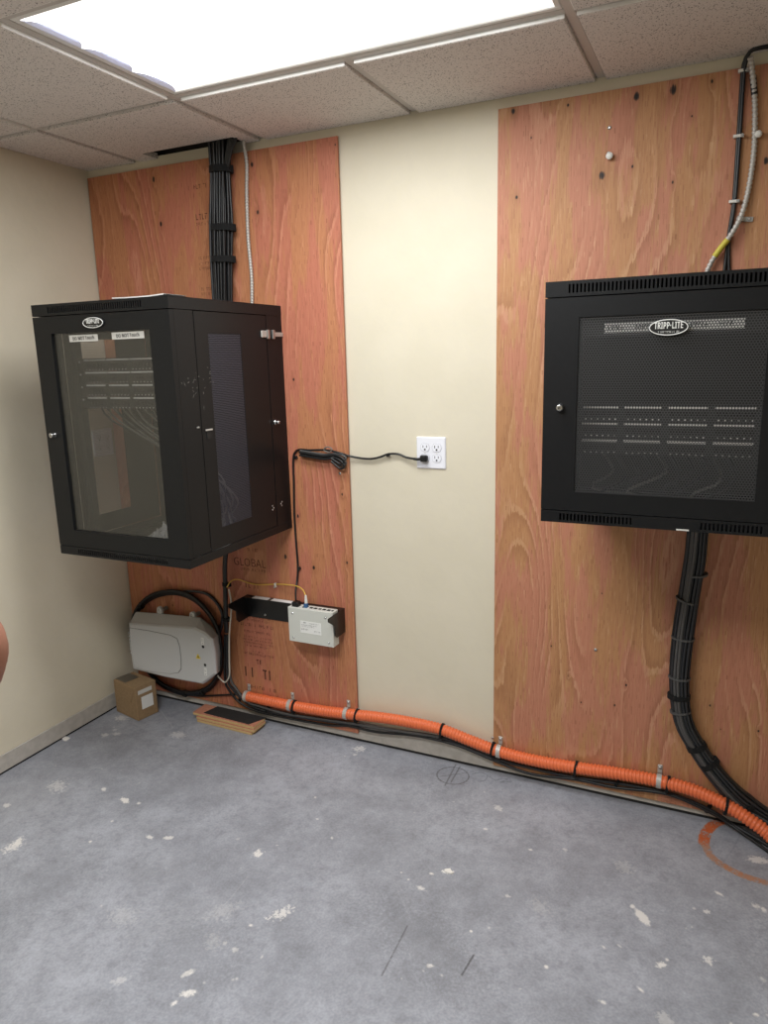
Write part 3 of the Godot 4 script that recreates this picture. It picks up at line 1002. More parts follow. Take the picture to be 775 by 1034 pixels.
# the shared carcass: hollow, with slotted strips above and below the door
func carcass(t: Node, x0: float, x1: float, y0: float, y1: float, z0: float, z1: float, cap: float, foot: float, groups_top: Array, groups_low: Array) -> void:
	var top := flat()
	box(top, Vector3(x0, y1 - 0.003, z0), Vector3(x1, y1, z1 - 0.002), 0.001)
	box(top, Vector3(x0, y1 - cap, z0), Vector3(x0 + 0.002, y1 - 0.003, z1 - 0.002))
	box(top, Vector3(x1 - 0.002, y1 - cap, z0), Vector3(x1, y1 - 0.003, z1 - 0.002))
	box(top, Vector3(x0 + 0.002, y1 - cap, z1 - 0.03), Vector3(x1 - 0.002, y1 - cap + 0.002, z1 - 0.002))
	part(t, "top_cover", top, mats.cabinet_black)
	part(t, "vent_strip", slotted(x0, x1, y1 - cap, y1, z1, groups_top, 0.0095), mats.cabinet_black)
	var low := flat()
	box(low, Vector3(x0, y0, z0), Vector3(x1, y0 + 0.003, z1 - 0.002), 0.001)
	box(low, Vector3(x0, y0 + 0.003, z0), Vector3(x0 + 0.002, y0 + foot, z1 - 0.002))
	box(low, Vector3(x1 - 0.002, y0 + 0.003, z0), Vector3(x1, y0 + foot, z1 - 0.002))
	box(low, Vector3(x0 + 0.002, y0 + foot - 0.002, z1 - 0.03), Vector3(x1 - 0.002, y0 + foot, z1 - 0.002))
	part(t, "bottom_cover", low, mats.cabinet_black)
	part(t, "vent_strip", slotted(x0, x1, y0, y0 + foot, z1, groups_low, 0.0095), mats.cabinet_black)
	part(t, "back_plate", box(flat(), Vector3(x0 + 0.003, y0 + 0.003, z0), Vector3(x1 - 0.003, y1 - 0.003, z0 + 0.003)), mats.cabinet_inside)

func patch_panel(x: float, y: float, z: float, w: float, label: String, group: String, lit_rows: bool, strip_y: float, gaps: bool) -> void:
	var t := thing("patch_panel", label, "patch panel", Vector3(x, y, z), group)
	part(t, "face_plate", box(flat(), Vector3(x - w / 2, y, z - 0.002), Vector3(x + w / 2, y + 0.0435, z), 0.0008), mats.cabinet_inside)
	var jacks := flat()
	var dots := flat()
	var strip := flat()
	for g in 4:
		var gx := x - w / 2 + 0.030 + g * 0.1085
		var sw := 0.092 if gaps else 0.104
		box(strip, Vector3(gx, y + strip_y, z), Vector3(gx + sw, y + strip_y + 0.0055, z + 0.0012))
		for k in 6:
			var jx := gx + 0.004 + k * 0.0152
			box(jacks, Vector3(jx, y + 0.013, z), Vector3(jx + 0.0115, y + 0.025, z + 0.0025))
			box(dots, Vector3(jx + 0.004, y + 0.003, z), Vector3(jx + 0.0075, y + 0.0062, z + 0.0012))
	part(t, "jack", jacks, mats.slot_dark, "row of dark jacks").set_meta("kind", "stuff")
	part(t, "port_number", dots, mats.tape_label, "row of small white port marks").set_meta("kind", "stuff")
	part(t, "label_strip", strip, mats.white_print if lit_rows else mats.tape_label)
	for s in [-1, 1]:
		part(t, "screw", turned(flat(), Vector3(x + s * (w / 2 - 0.008), y + 0.032, z), Vector3.BACK, [[0.0, 0.004], [0.002, 0.004], [0.003, 0.002]], 8), mats.zinc)

func build_left_cabinet() -> void:
	var x0 := -1.725
	var x1 := -1.125
	var y0 := 0.912
	var y1 := 1.793
	var z0 := PLY + 0.001
	var z1 := 0.652
	var t := thing("rack_cabinet", "black wall-mount rack cabinet with a tinted glass door", "cabinet", Vector3((x0 + x1) / 2, y0, z0))
	carcass(t, x0, x1, y0, y1, z0, z1, 0.038, 0.031, [[-1.648, -1.222]], [[-1.635, -1.215]])
	# sides: fixed rear frame, swinging middle, front post
	for s in [-1.0, 1.0]:
		var x := x1 - 0.001 if s > 0 else x0 + 0.001
		side_wall(t, x, y0 + 0.033, y1 - 0.041, 0.124, 0.535, 1.016, 1.682, 0.287, 0.468, s)
		var xi: float = x - s * 0.003
		var post := flat()
		box(post, Vector3(minf(x, xi), y0 + 0.033, 0.539), Vector3(maxf(x, xi), y1 - 0.040, 0.630))
		part(t, "front_post", post, mats.cabinet_black)
		var rear := flat()
		box(rear, Vector3(minf(x, xi), y0 + 0.031, z0), Vector3(maxf(x, xi), y1 - 0.038, 0.119))
		part(t, "rear_frame", rear, mats.cabinet_black)
	# rack rails inside
	for s in [-1, 1]:
		part(t, "rack_rail", box(flat(), Vector3(-1.425 + s * 0.262 - 0.012, y0 + 0.035, 0.50), Vector3(-1.425 + s * 0.262 + 0.012, y1 - 0.05, 0.527)), mats.cabinet_inside)
	# door
	var door := part(t, "door", ring_z(flat(), x0, x1, y0 + 0.033, y1 - 0.041, -1.645, -1.210, 1.005, 1.695, 0.632, z1), mats.cabinet_black)
	part(door, "glass", box(flat(), Vector3(-1.648, 1.002, 0.640), Vector3(-1.207, 1.698, 0.644)), mats.tinted_glass, "tinted glass pane")
	badge(door, Vector3(-1.441, 1.7235, z1), 0.046, 0.0185)
	lock(door, Vector3(-1.686, 1.349, z1))
	for l in [[-1.569, -1.439, 1.6655], [-1.377, -1.240, 1.668]]:
		var s := part(door, "tape_label", box(flat(), Vector3(l[0], l[2], 0.6442), Vector3(l[1], l[2] + 0.022, 0.6448)), mats.tape_label, "white tape label with handwriting")
		lettering(s, "lettering", "DO NOT Touch", Vector3((l[0] + l[1]) / 2, l[2] + 0.011, 0.6452), 0.0115, Vector3(1, 0.02, 0), Vector3(-0.12, 1, 0), mats.ink, false, 0.92)
	# clasp and latches on the right side
	var cl := part(t, "clasp", box(flat(), Vector3(x1, 1.672, 0.128), Vector3(x1 + 0.006, 1.697, 0.162), 0.002), mats.dull_zinc, "zinc draw clasp")
	part(cl, "strap", box(flat(), Vector3(x1, 1.676, 0.016), Vector3(x1 + 0.005, 1.692, 0.078), 0.0015), mats.dull_zinc)
	part(cl, "bar", box(flat(), Vector3(x1, 1.667, 0.078), Vector3(x1 + 0.010, 1.701, 0.094), 0.002), mats.zinc)
	part(cl, "bar", box(flat(), Vector3(x1, 1.667, 0.112), Vector3(x1 + 0.010, 1.701, 0.128), 0.002), mats.zinc)
	part(t, "knob", turned(flat(), Vector3(x1, 1.352, 0.097), Vector3.RIGHT, [[0.0, 0.010], [0.004, 0.010], [0.006, 0.006], [0.014, 0.008], [0.018, 0.006], [0.018, 0.0]], 14), mats.chrome)
	var lt := part(t, "slam_latch", box(flat(), Vector3(x1 - 0.001, 1.333, 0.490), Vector3(x1 + 0.001, 1.366, 0.514)), mats.slot_dark)
	part(lt, "tongue", box(flat(), Vector3(x1, 1.360, 0.484), Vector3(x1 + 0.003, 1.366, 0.520), 0.001), mats.dull_zinc)
	for p in [[1.376, 0.560], [1.376, 0.553], [1.030, 0.150], [1.020, 0.143], [1.014, 0.150], [1.027, 0.090], [1.019, 0.084], [1.033, 0.082]]:
		part(t, "rivet", turned(flat(), Vector3(x1, p[0], p[1]), Vector3.RIGHT, [[0.0, 0.0035], [0.001, 0.0035], [0.002, 0.0015]], 8), mats.zinc)
	# pale plaster scuffs on the side
	var sc := flat()
	var rng := RandomNumberGenerator.new()
	rng.seed = 9
	for i in 26:
		var c := Vector3(x1 + 0.0006, 1.525 + rng.randfn(0.0, 0.028), 0.545 + rng.randfn(0.0, 0.028))
		if i % 4 == 0:
			c = Vector3(x1 + 0.0006, 1.535 + rng.randfn(0.0, 0.014), 0.475 + rng.randfn(0.0, 0.01))
		var d := Vector3(0, rng.randf_range(-0.010, 0.010), rng.randf_range(-0.006, 0.006))
		var w := Vector3(0, d.z, -d.y).normalized() * rng.randf_range(0.0006, 0.0016)
		face(sc, [c - d, c + w, c + d, c - w], c - Vector3.RIGHT)
	part(t, "scuff", sc, mats.scuff, "pale plaster scuffs").set_meta("kind", "stuff")

	# inside
	var place := ["topmost", "second", "third", "lowest"]
	for i in 4:
		patch_panel(-1.425, 1.5665 - i * 0.0445, 0.53, 0.4826, "%s patch panel behind the tinted glass cabinet door" % place[i], "patch panels behind the glass door", true, 0.0355, i > 1)
	var hub := thing("cable_bundle", "thin grey network cables hanging below the patch panels in the glass-door cabinet", "cables", Vector3(-1.30, 1.0, 0.40))
	for i in 18:
		var sx := lerpf(-1.62, -1.22, i / 17.0)
		var st := flat()
		var pts := [Vector3(sx, 1.455, 0.50), Vector3(sx + 0.02 + rng.randf() * 0.03, 1.40 - rng.randf() * 0.03, 0.47), Vector3(lerpf(sx, -1.28, 0.6), 1.28 + rng.randf() * 0.04, 0.38 + rng.randf() * 0.06), Vector3(-1.28 + rng.randfn(0, 0.02), 1.17, 0.30 + rng.randf() * 0.05), Vector3(-1.27 + rng.randfn(0, 0.02), 1.05, 0.24 + rng.randf() * 0.06), Vector3(-1.30 + rng.randfn(0, 0.05), 0.945, 0.22 + rng.randf() * 0.08)]
		part(hub, "cable", tube(st, spline(pts, 0.03), 0.0034, 6), mats.grey_cable if i % 3 else mats.cable_jacket)
	# crumpled clear bag on the cabinet floor
	var bag := flat()
	var nz := noise(61, 1.0, 3)
	var N := 22
	var at := func(i: int, k: int) -> Vector3:
		var u := float(i) / N
		var v := float(k) / N
		var hump := pow(maxf(0.0, sin(PI * u)), 0.6) * pow(maxf(0.0, sin(PI * v)), 0.6)
		var r := absf(nz.get_noise_2d(u * 5.0, v * 5.0)) * 0.09 + nz.get_noise_2d(u * 11.0 + 9.0, v * 11.0) * 0.025
		return Vector3(lerpf(-1.50, -1.185, u), y0 + 0.006 + hump * (0.095 + r) * (0.5 + 0.6 * u), lerpf(0.345, 0.615, v))
	for i in N:
		for k in N:
			var q := [at.call(i, k), at.call(i + 1, k), at.call(i + 1, k + 1), at.call(i, k + 1)]
			face(bag, [q[0], q[1], q[2]], Vector3(-1.3, -5, 0.45))
			face(bag, [q[0], q[2], q[3]], Vector3(-1.3, -5, 0.45))
	single("plastic_bag", bag, mats.clear_bag, "crumpled clear plastic bag on the floor of the glass-door cabinet", "plastic bag")
	# sheets of paper on top
	var pp := flat()
	var prev := []
	for i in 11:
		var u := i / 10.0
		var yy := y1 + 0.0015 + 0.010 * maxf(0.0, u - 0.72) + 0.006 * maxf(0.0, 0.3 - u)
		prev.append(Vector3(lerpf(-1.365, -1.150, u), yy, 0.0))
	for i in 10:
		var a: Vector3 = prev[i]
		var b: Vector3 = prev[i + 1]
		for h in [0.0, 0.0035]:
			face(pp, [a + Vector3(0, h, 0.53), b + Vector3(0, h, 0.53), b + Vector3(0, h, 0.640), a + Vector3(0, h, 0.640)], a - Vector3.UP)
		face(pp, [a + Vector3(0, 0, 0.640), b + Vector3(0, 0, 0.640), b + Vector3(0, 0.0035, 0.640), a + Vector3(0, 0.0035, 0.640)], a)
	single("paper", pp, mats.paper, "white paper sheets lying on top of the glass-door cabinet", "paper")

func build_right_cabinet() -> void:
	var x0 := 0.022
	var x1 := 0.622
	var y0 := 1.143
	var y1 := 1.766
	var z0 := PLY + 0.001
	var z1 := 0.56
	var t := thing("rack_cabinet", "black wall-mount rack cabinet with a punched mesh door", "cabinet", Vector3((x0 + x1) / 2, y0, z0))
	carcass(t, x0, x1, y0, y1, z0, z1, 0.038, 0.032, [[0.080, 0.566]], [[0.072, 0.27], [0.42, 0.566]])
	for s in [-1.0, 1.0]:
		var x := x1 - 0.001 if s > 0 else x0 + 0.001
		var st := flat()
		box(st, Vector3(minf(x, x - s * 0.003), y0 + 0.033, z0), Vector3(maxf(x, x - s * 0.003), y1 - 0.039, 0.538))
		part(t, "side_panel", st, mats.cabinet_black)
	for s in [-1, 1]:
		part(t, "rack_rail", box(flat(), Vector3(0.322 + s * 0.262 - 0.012, y0 + 0.035, 0.44), Vector3(0.322 + s * 0.262 + 0.012, y1 - 0.05, 0.467)), mats.cabinet_inside)
	var door := part(t, "door", ring_z(flat(), x0, x1, y0 + 0.034, y1 - 0.041, 0.108, 0.536, 1.228, 1.676, 0.540, z1), mats.cabinet_black)
	put(door, "punched_sheet", punched(Vector3(0.104, 1.224, 0.556), Vector3.RIGHT, Vector3.UP, 0.436, 0.456, 0.0068, 0.0028), mats.mesh_glint, Vector3.ZERO, "punched black steel sheet with glints in its colour")
	badge(door, Vector3(0.321, 1.643, z1), 0.0455, 0.0205)
	lock(door, Vector3(0.068, 1.450, z1))
	part(t, "sticker", box(flat(), Vector3(0.365, y0 + 0.001, z1), Vector3(0.395, y0 + 0.005, z1 + 0.0004)), mats.tape_label)
	# inside: a long paper strip and three patch panels
	var bar := thing("label_strip", "long white handwritten strip behind the mesh door", "label strip", Vector3(0.32, 1.64, 0.53))
	part(bar, "backing", box(flat(), Vector3(0.112, 1.626, 0.527), Vector3(0.532, 1.672, 0.530), 0.001), mats.cabinet_inside)
	var pl := part(bar, "paper", box(flat(), Vector3(0.167, 1.635, 0.530), Vector3(0.486, 1.659, 0.5312)), mats.white_print)
	for i in 5:
		var st := flat()
		print_row(st, Vector3(0.176 + i * 0.064, 1.642, 0.5313), 0.034, 0.011, Vector3.RIGHT, Vector3.UP, 31 + i)
		part(pl, "handwriting", st, mats.ink)
	var place := ["upper", "middle", "lower"]
	for i in 3:
		patch_panel(0.32, 1.409 - i * 0.0445, 0.47, 0.4826, "%s patch panel behind the punched mesh door" % place[i], "patch panels behind the mesh door", false, 0.033, true)
	var hub := thing("cable_bundle", "dark network cables looping on the floor of the mesh-door cabinet", "cables", Vector3(0.32, y0 + 0.01, 0.35))
	var rng := RandomNumberGenerator.new()
	rng.seed = 3
	for i in 10:
		var cst := flat()
		var cx := 0.15 + 0.035 * i
		var pts := [Vector3(cx, 1.33, 0.42), Vector3(cx + 0.03, 1.27 - rng.randf() * 0.03, 0.36), Vector3(cx + rng.randfn(0, 0.05), 1.21, 0.36 + rng.randf() * 0.1), Vector3(0.36 + rng.randfn(0, 0.08), 1.18, 0.32), Vector3(0.40, 1.153, 0.16)]
		part(hub, "cable", tube(cst, spline(pts, 0.03), 0.004, 6), mats.grey_cable if i % 4 == 0 else mats.cable_jacket)

# ---------------------------------------------------------------- cables
# many strands along one centre line, each keeping its own place in the cross-section
func strands(t: Node, centre: Array, spread: Array, count: int, r: float, seed_: int, materials: Array, flatness := 0.55) -> void:
	var rng := RandomNumberGenerator.new()
	rng.seed = seed_
	var path := spline(centre, 0.03)
	var n := path.size()
	for i in count:
		# sunflower packing
		var rad := sqrt((i + 0.5) / count)
		var ang := i * 2.39996
		var off := Vector2(cos(ang), sin(ang)) * rad
		var pts := PackedVector3Array()
		var ph := rng.randf() * TAU
		for k in n:
			var f := float(k) / (n - 1)
			var tdir := (path[mini(k + 1, n - 1)] - path[maxi(k - 1, 0)]).normalized()
			var sx := tdir.cross(Vector3.BACK).normalized()
			var sp: float = spread[mini(int(f * (spread.size() - 1)), spread.size() - 2)]
			var fi := f * (spread.size() - 1)
			sp = lerpf(spread[mini(int(fi), spread.size() - 2)], spread[mini(int(fi) + 1, spread.size() - 1)], fi - int(fi) if fi < spread.size() - 1 else 1.0)
			var wob := 0.0012 * sin(f * 14.0 + ph)
			pts.append(path[k] + sx * (off.x * sp + wob) + Vector3.BACK * (off.y * sp * flatness))
		part(t, "cable", tube(flat(), pts, r, 6), materials[i % materials.size()])

# a strap wrapped round a run at a point
func strap(t: Node, called: String, at: Vector3, along: Vector3, rx: float, rz: float, width: float, m: Material) -> Node:
	var ad := along.normalized()
	var sx := ad.cross(Vector3.BACK).normalized()
	var sz := sx.cross(ad).normalized()
	var outer := arc_poly(rx + 0.0022, rz + 0.0022, 20)
	var st := flat()
	prism(st, outer, at - ad * width * 0.5, sx, sz, ad * width)
	return part(t, called, st, m)

func corrugated(path: PackedVector3Array, r: float, depth: float, pitch: float) -> Array:
	# resample finely; return [path, radii]
	var out := PackedVector3Array()
	var rad := PackedFloat32Array()
	var s := 0.0
	var step := pitch / 4.0
	var i := 0
	var left := 0.0
	var pos := path[0]
	while i < path.size() - 1:
		var seg := path[i].distance_to(path[i + 1])
		while left <= seg:
			out.append(path[i].lerp(path[i + 1], left / seg))
			rad.append(r - depth * [0.0, 0.25, 1.0, 0.25][out.size() % 4])
			left += step
		left -= seg
		i += 1
	return [out, rad]

func clip_nail(t: Node, at: Vector3, along: Vector3, r: float, m: Material) -> void:
	var sx := along.normalized().cross(Vector3.BACK).normalized()
	var c := part(t, "cable_clip", box(flat(), Vector3(-r * 1.5, -0.004, -r), Vector3(r * 3.2, 0.004, r * 1.4), 0.001, Transform3D(Basis(sx, -along.normalized(), Vector3.BACK), at)), m)
	part(c, "nail", turned(flat(), at + sx * r * 2.4 + Vector3.BACK * r * 1.4, Vector3.BACK, [[0.0, 0.002], [0.004, 0.002], [0.004, 0.0045], [0.0055, 0.004]], 8), mats.zinc)

func build_cables() -> void:
	var jackets := [mats.cable_jacket_dark, mats.cable_jacket, mats.cable_jacket_dark, mats.black_plastic]
	# trunk through the ceiling into the left cabinet
	var t := thing("cable_bundle", "thick trunk of black cables dropping from the ceiling hole to the left cabinet", "cables", Vector3(-1.38, 1.8, 0.05))
	strands(t, [Vector3(-1.31, 2.62, 0.075), Vector3(-1.322, 2.45, 0.06), Vector3(-1.335, 2.33, 0.055), Vector3(-1.348, 2.14, 0.055), Vector3(-1.360, 1.98, 0.055), Vector3(-1.37, 1.796, 0.055)],
		[0.06, 0.052, 0.040, 0.050, 0.046, 0.042], 40, 0.0054, 2, jackets, 0.7)
	for s in [[Vector3(-1.332, 2.299, 0.06), 0.048], [Vector3(-1.343, 2.091, 0.06), 0.055], [Vector3(-1.351, 1.976, 0.06), 0.052], [Vector3(-1.37, 1.806, 0.055), 0.050]]:
		strap(t, "velcro_strap", Vector3(s[0].x, s[0].y, 0.055), Vector3(0.05, 1, 0), s[1], 0.036, 0.024, mats.velcro)
	# two or three strands that splay sideways at the hole
	for i in 5:
		part(t, "cable", tube(flat(), spline([Vector3(-1.305 + i * 0.004, 2.30, 0.07), Vector3(-1.285 + i * 0.006, 2.36, 0.075), Vector3(-1.268 + i * 0.008, 2.40, 0.078), Vector3(-1.265 + i * 0.008, 2.5, 0.08)], 0.02), 0.0052, 6), mats.cable_jacket_dark)
	# armoured cable beside the trunk
	t = thing("armored_cable", "straight pale steel armored cable to the right of the black trunk", "cable", Vector3(-1.24, 1.8, 0.025))
	var c := corrugated(spline([Vector3(-1.222, 2.48, 0.06), Vector3(-1.234, 2.39, 0.04), Vector3(-1.236, 2.315, 0.024), Vector3(-1.244, 2.212, 0.024), Vector3(-1.25, 2.052, 0.024), Vector3(-1.245, 1.906, 0.024), Vector3(-1.252, 1.796, 0.024)], 0.02), 0.0075, 0.0022, 0.011)
	part(t, "armor", tube(flat(), c[0], c[1], 8), mats.dull_zinc)

	# right: thin black lead with nail clips
	t = thing("thin_black_cable", "thin black cable clipped up the right plywood to the ceiling corner", "cable", Vector3(0.43, 1.77, 0.02))
	part(t, "cable", tube(flat(), spline([Vector3(0.428, 1.813, 0.02), Vector3(0.432, 1.906, 0.02), Vector3(0.439, 2.001, 0.02), Vector3(0.439, 2.146, 0.02), Vector3(0.438, 2.301, 0.02), Vector3(0.439, 2.359, 0.026), Vector3(0.452, 2.384, 0.04), Vector3(0.475, 2.387, 0.05), Vector3(0.533, 2.384, 0.05), Vector3(0.692, 2.373, 0.05)], 0.02), 0.0052, 8), mats.black_plastic)
	part(t, "cable", tube(flat(), spline([Vector3(0.428, 1.813, 0.02) + Vector3(0.012, 0, 0), Vector3(0.435, 1.906, 0.02), Vector3(0.443, 2, 0.022), Vector3(0.444, 2.145, 0.022), Vector3(0.443, 2.299, 0.022), Vector3(0.444, 2.357, 0.03), Vector3(0.456, 2.387, 0.045), Vector3(0.48, 2.392, 0.055), Vector3(0.532, 2.389, 0.055), Vector3(0.691, 2.378, 0.055)], 0.02), 0.0045, 8), mats.cable_jacket_dark)
	for q in [Vector3(0.436, 2.346, 0.022), Vector3(0.435, 2.178, 0.022), Vector3(0.436, 2.004, 0.022)]:
		clip_nail(t, q, Vector3(0.02, 1, 0), 0.006, mats.off_white)
	# right: armoured cable with yellow tape
	t = thing("armored_cable", "curving steel armored cable with yellow tape above the mesh-door cabinet", "cable", Vector3(0.40, 1.77, 0.026))
	var arm := spline([Vector3(0.38, 1.812, 0.03), Vector3(0.392, 1.842, 0.03), Vector3(0.413, 1.876, 0.034), Vector3(0.437, 1.909, 0.036), Vector3(0.458, 1.951, 0.032), Vector3(0.47, 1.996, 0.027), Vector3(0.478, 2.057, 0.025), Vector3(0.482, 2.127, 0.025), Vector3(0.48, 2.191, 0.025), Vector3(0.474, 2.268, 0.025), Vector3(0.464, 2.329, 0.036), Vector3(0.455, 2.367, 0.062)], 0.02)
	c = corrugated(arm, 0.008, 0.0024, 0.012)
	part(t, "armor", tube(flat(), c[0], c[1], 8), mats.dull_zinc)
	part(t, "yellow_tape", tube(flat(), spline([Vector3(0.399, 1.855, 0.033), Vector3(0.413, 1.876, 0.034), Vector3(0.431, 1.899, 0.036)], 0.015), 0.0086, 10), mats.yellow_tape, "yellow marker tape")
	part(t, "black_tape", tube(flat(), spline([Vector3(0.473, 2.279, 0.025), Vector3(0.468, 2.309, 0.026), Vector3(0.465, 2.329, 0.028)], 0.015), 0.0088, 10), mats.black_plastic)
	var cp: Vector3 = Vector3(0.46, 1.955, 0.025)
	var cc := part(t, "pipe_clip", box(flat(), Vector3(-0.010, -0.008, -0.010), Vector3(0.010, 0.008, 0.010), 0.003, Transform3D(Basis.from_euler(Vector3(0, 0, -0.35)), cp)), mats.zinc)
	part(cc, "tab", box(flat(), Vector3(0.008, -0.007, -0.010), Vector3(0.034, 0.007, -0.007), 0.001, Transform3D(Basis.from_euler(Vector3(0, 0, -0.1)), cp)), mats.zinc)
	part(cc, "screw", turned(flat(), cp + Vector3(0.024, -0.002, -0.007), Vector3.BACK, [[0.0, 0.005], [0.003, 0.004]], 8), mats.chrome)
	part(t, "cable_clip", turned(flat(), Vector3(0.49, 2.175, 0.014), Vector3.BACK, [[0.0, 0.004], [0.014, 0.004], [0.014, 0.010], [0.020, 0.009], [0.022, 0.004]], 12), mats.off_white)

	# S-shaped bundle out of the right cabinet
	t = thing("cable_bundle", "thick S-shaped bundle of black cables hanging below the mesh-door cabinet", "cables", Vector3(0.42, 0.5, 0.07))
	strands(t, [Vector3(0.412, 1.1415, 0.10), Vector3(0.406, 1.023, 0.08), Vector3(0.404, 0.94, 0.07), Vector3(0.394, 0.82, 0.06), Vector3(0.382, 0.664, 0.055), Vector3(0.38, 0.507, 0.055), Vector3(0.401, 0.375, 0.055), Vector3(0.449, 0.287, 0.055), Vector3(0.502, 0.215, 0.055), Vector3(0.567, 0.144, 0.05), Vector3(0.617, 0.105, 0.044), Vector3(0.675, 0.075, 0.042), Vector3(0.75, 0.034, 0.042), Vector3(0.90, 0.040, 0.045)],
		[0.028, 0.030, 0.031, 0.030, 0.031, 0.030, 0.029, 0.029, 0.028, 0.030, 0.034, 0.024, 0.022, 0.024], 36, 0.0050, 12, [mats.cable_jacket_worn, mats.cable_jacket, mats.cable_jacket_dark, mats.cable_jacket], 0.8)
	var prev: Vector3 = Vector3(0.404, 0.956, 0.07)
	var belts := [[Vector3(0.41, 0.89, 0.064), 0.032, 0.006, true], [Vector3(0.386, 0.799, 0.06), 0.033, 0.006, true], [Vector3(0.382, 0.668, 0.055), 0.034, 0.006, true], [Vector3(0.379, 0.528, 0.055), 0.033, 0.006, true], [Vector3(0.381, 0.461, 0.055), 0.034, 0.016, false], [Vector3(0.389, 0.408, 0.055), 0.032, 0.006, true], [Vector3(0.446, 0.29, 0.055), 0.031, 0.018, false], [Vector3(0.489, 0.238, 0.055), 0.031, 0.018, false], [Vector3(0.614, 0.109, 0.045), 0.028, 0.016, false]]
	for b in belts:
		strap(t, "zip_tie" if b[3] else "velcro_strap", b[0], prev - b[0], b[1], 0.027, b[2], mats.cable_jacket_worn if b[3] else mats.velcro)
		prev = b[0]

	# orange corrugated duct along the foot of the wall
	t = thing("orange_conduit", "orange corrugated duct strapped along the foot of the back wall", "conduit", Vector3(-0.4, 0.1, 0.04))
	var duct := spline([Vector3(-1.409, 0.12, 0.038), Vector3(-1.287, 0.119, 0.038), Vector3(-1.159, 0.12, 0.038), Vector3(-1.01, 0.126, 0.038), Vector3(-0.881, 0.136, 0.038), Vector3(-0.753, 0.148, 0.038), Vector3(-0.62, 0.155, 0.038), Vector3(-0.472, 0.152, 0.038), Vector3(-0.349, 0.129, 0.038), Vector3(-0.231, 0.109, 0.038), Vector3(-0.098, 0.103, 0.038), Vector3(0.048, 0.109, 0.038), Vector3(0.186, 0.12, 0.038), Vector3(0.319, 0.125, 0.038), Vector3(0.447, 0.124, 0.05), Vector3(0.554, 0.111, 0.08), Vector3(0.623, 0.087, 0.098), Vector3(0.673, 0.062, 0.11), Vector3(0.74, 0.026, 0.16), Vector3(0.86, 0.026, 0.24), Vector3(0.98, 0.026, 0.34)], 0.02)
	c = corrugated(duct, 0.0230, 0.0048, 0.0125)
	part(t, "duct", tube(flat(), c[0], c[1], 16), mats.orange_duct)
	for q in [Vector3(-1.398, 0.119, 0.038), Vector3(-1.169, 0.12, 0.038), Vector3(-0.893, 0.136, 0.038), Vector3(-0.237, 0.11, 0.038), Vector3(0.335, 0.125, 0.038)]:
		var al := Vector3(1, -0.02, 0)
		var sr := flat()
		prism(sr, arc_poly(0.0255, 0.0238, 20), q - Vector3(0.008, 0, 0), Vector3.UP, Vector3.BACK, Vector3(0.016, 0, 0))
		var w := part(t, "pipe_strap", sr, mats.dull_zinc, "zinc one-hole pipe strap")
		part(w, "tab", box(flat(), Vector3(q.x - 0.008, q.y + 0.018, PLY + 0.0004), Vector3(q.x + 0.008, q.y + 0.050, PLY + 0.004), 0.0015), mats.dull_zinc)
		part(w, "screw", turned(flat(), Vector3(q.x, q.y + 0.040, PLY + 0.004), Vector3.BACK, [[0.0, 0.006], [0.003, 0.005], [0.004, 0.002]], 10), mats.zinc)
	for q in [Vector3(-1.149, 0.12, 0.038), Vector3(-0.844, 0.139, 0.038), Vector3(-0.467, 0.15, 0.038), Vector3(-0.262, 0.115, 0.038), Vector3(0.051, 0.107, 0.038), Vector3(0.364, 0.123, 0.038), Vector3(0.548, 0.112, 0.078)]:
		strap(t, "zip_tie", q + Vector3(0, -0.004, 0), Vector3(1, -0.12, 0), 0.030, 0.0215, 0.009, mats.velcro)

	# black leads under the duct
	t = thing("cable_run", "slim black cables sagging under the orange duct", "cables", Vector3(-0.4, 0.06, 0.03))
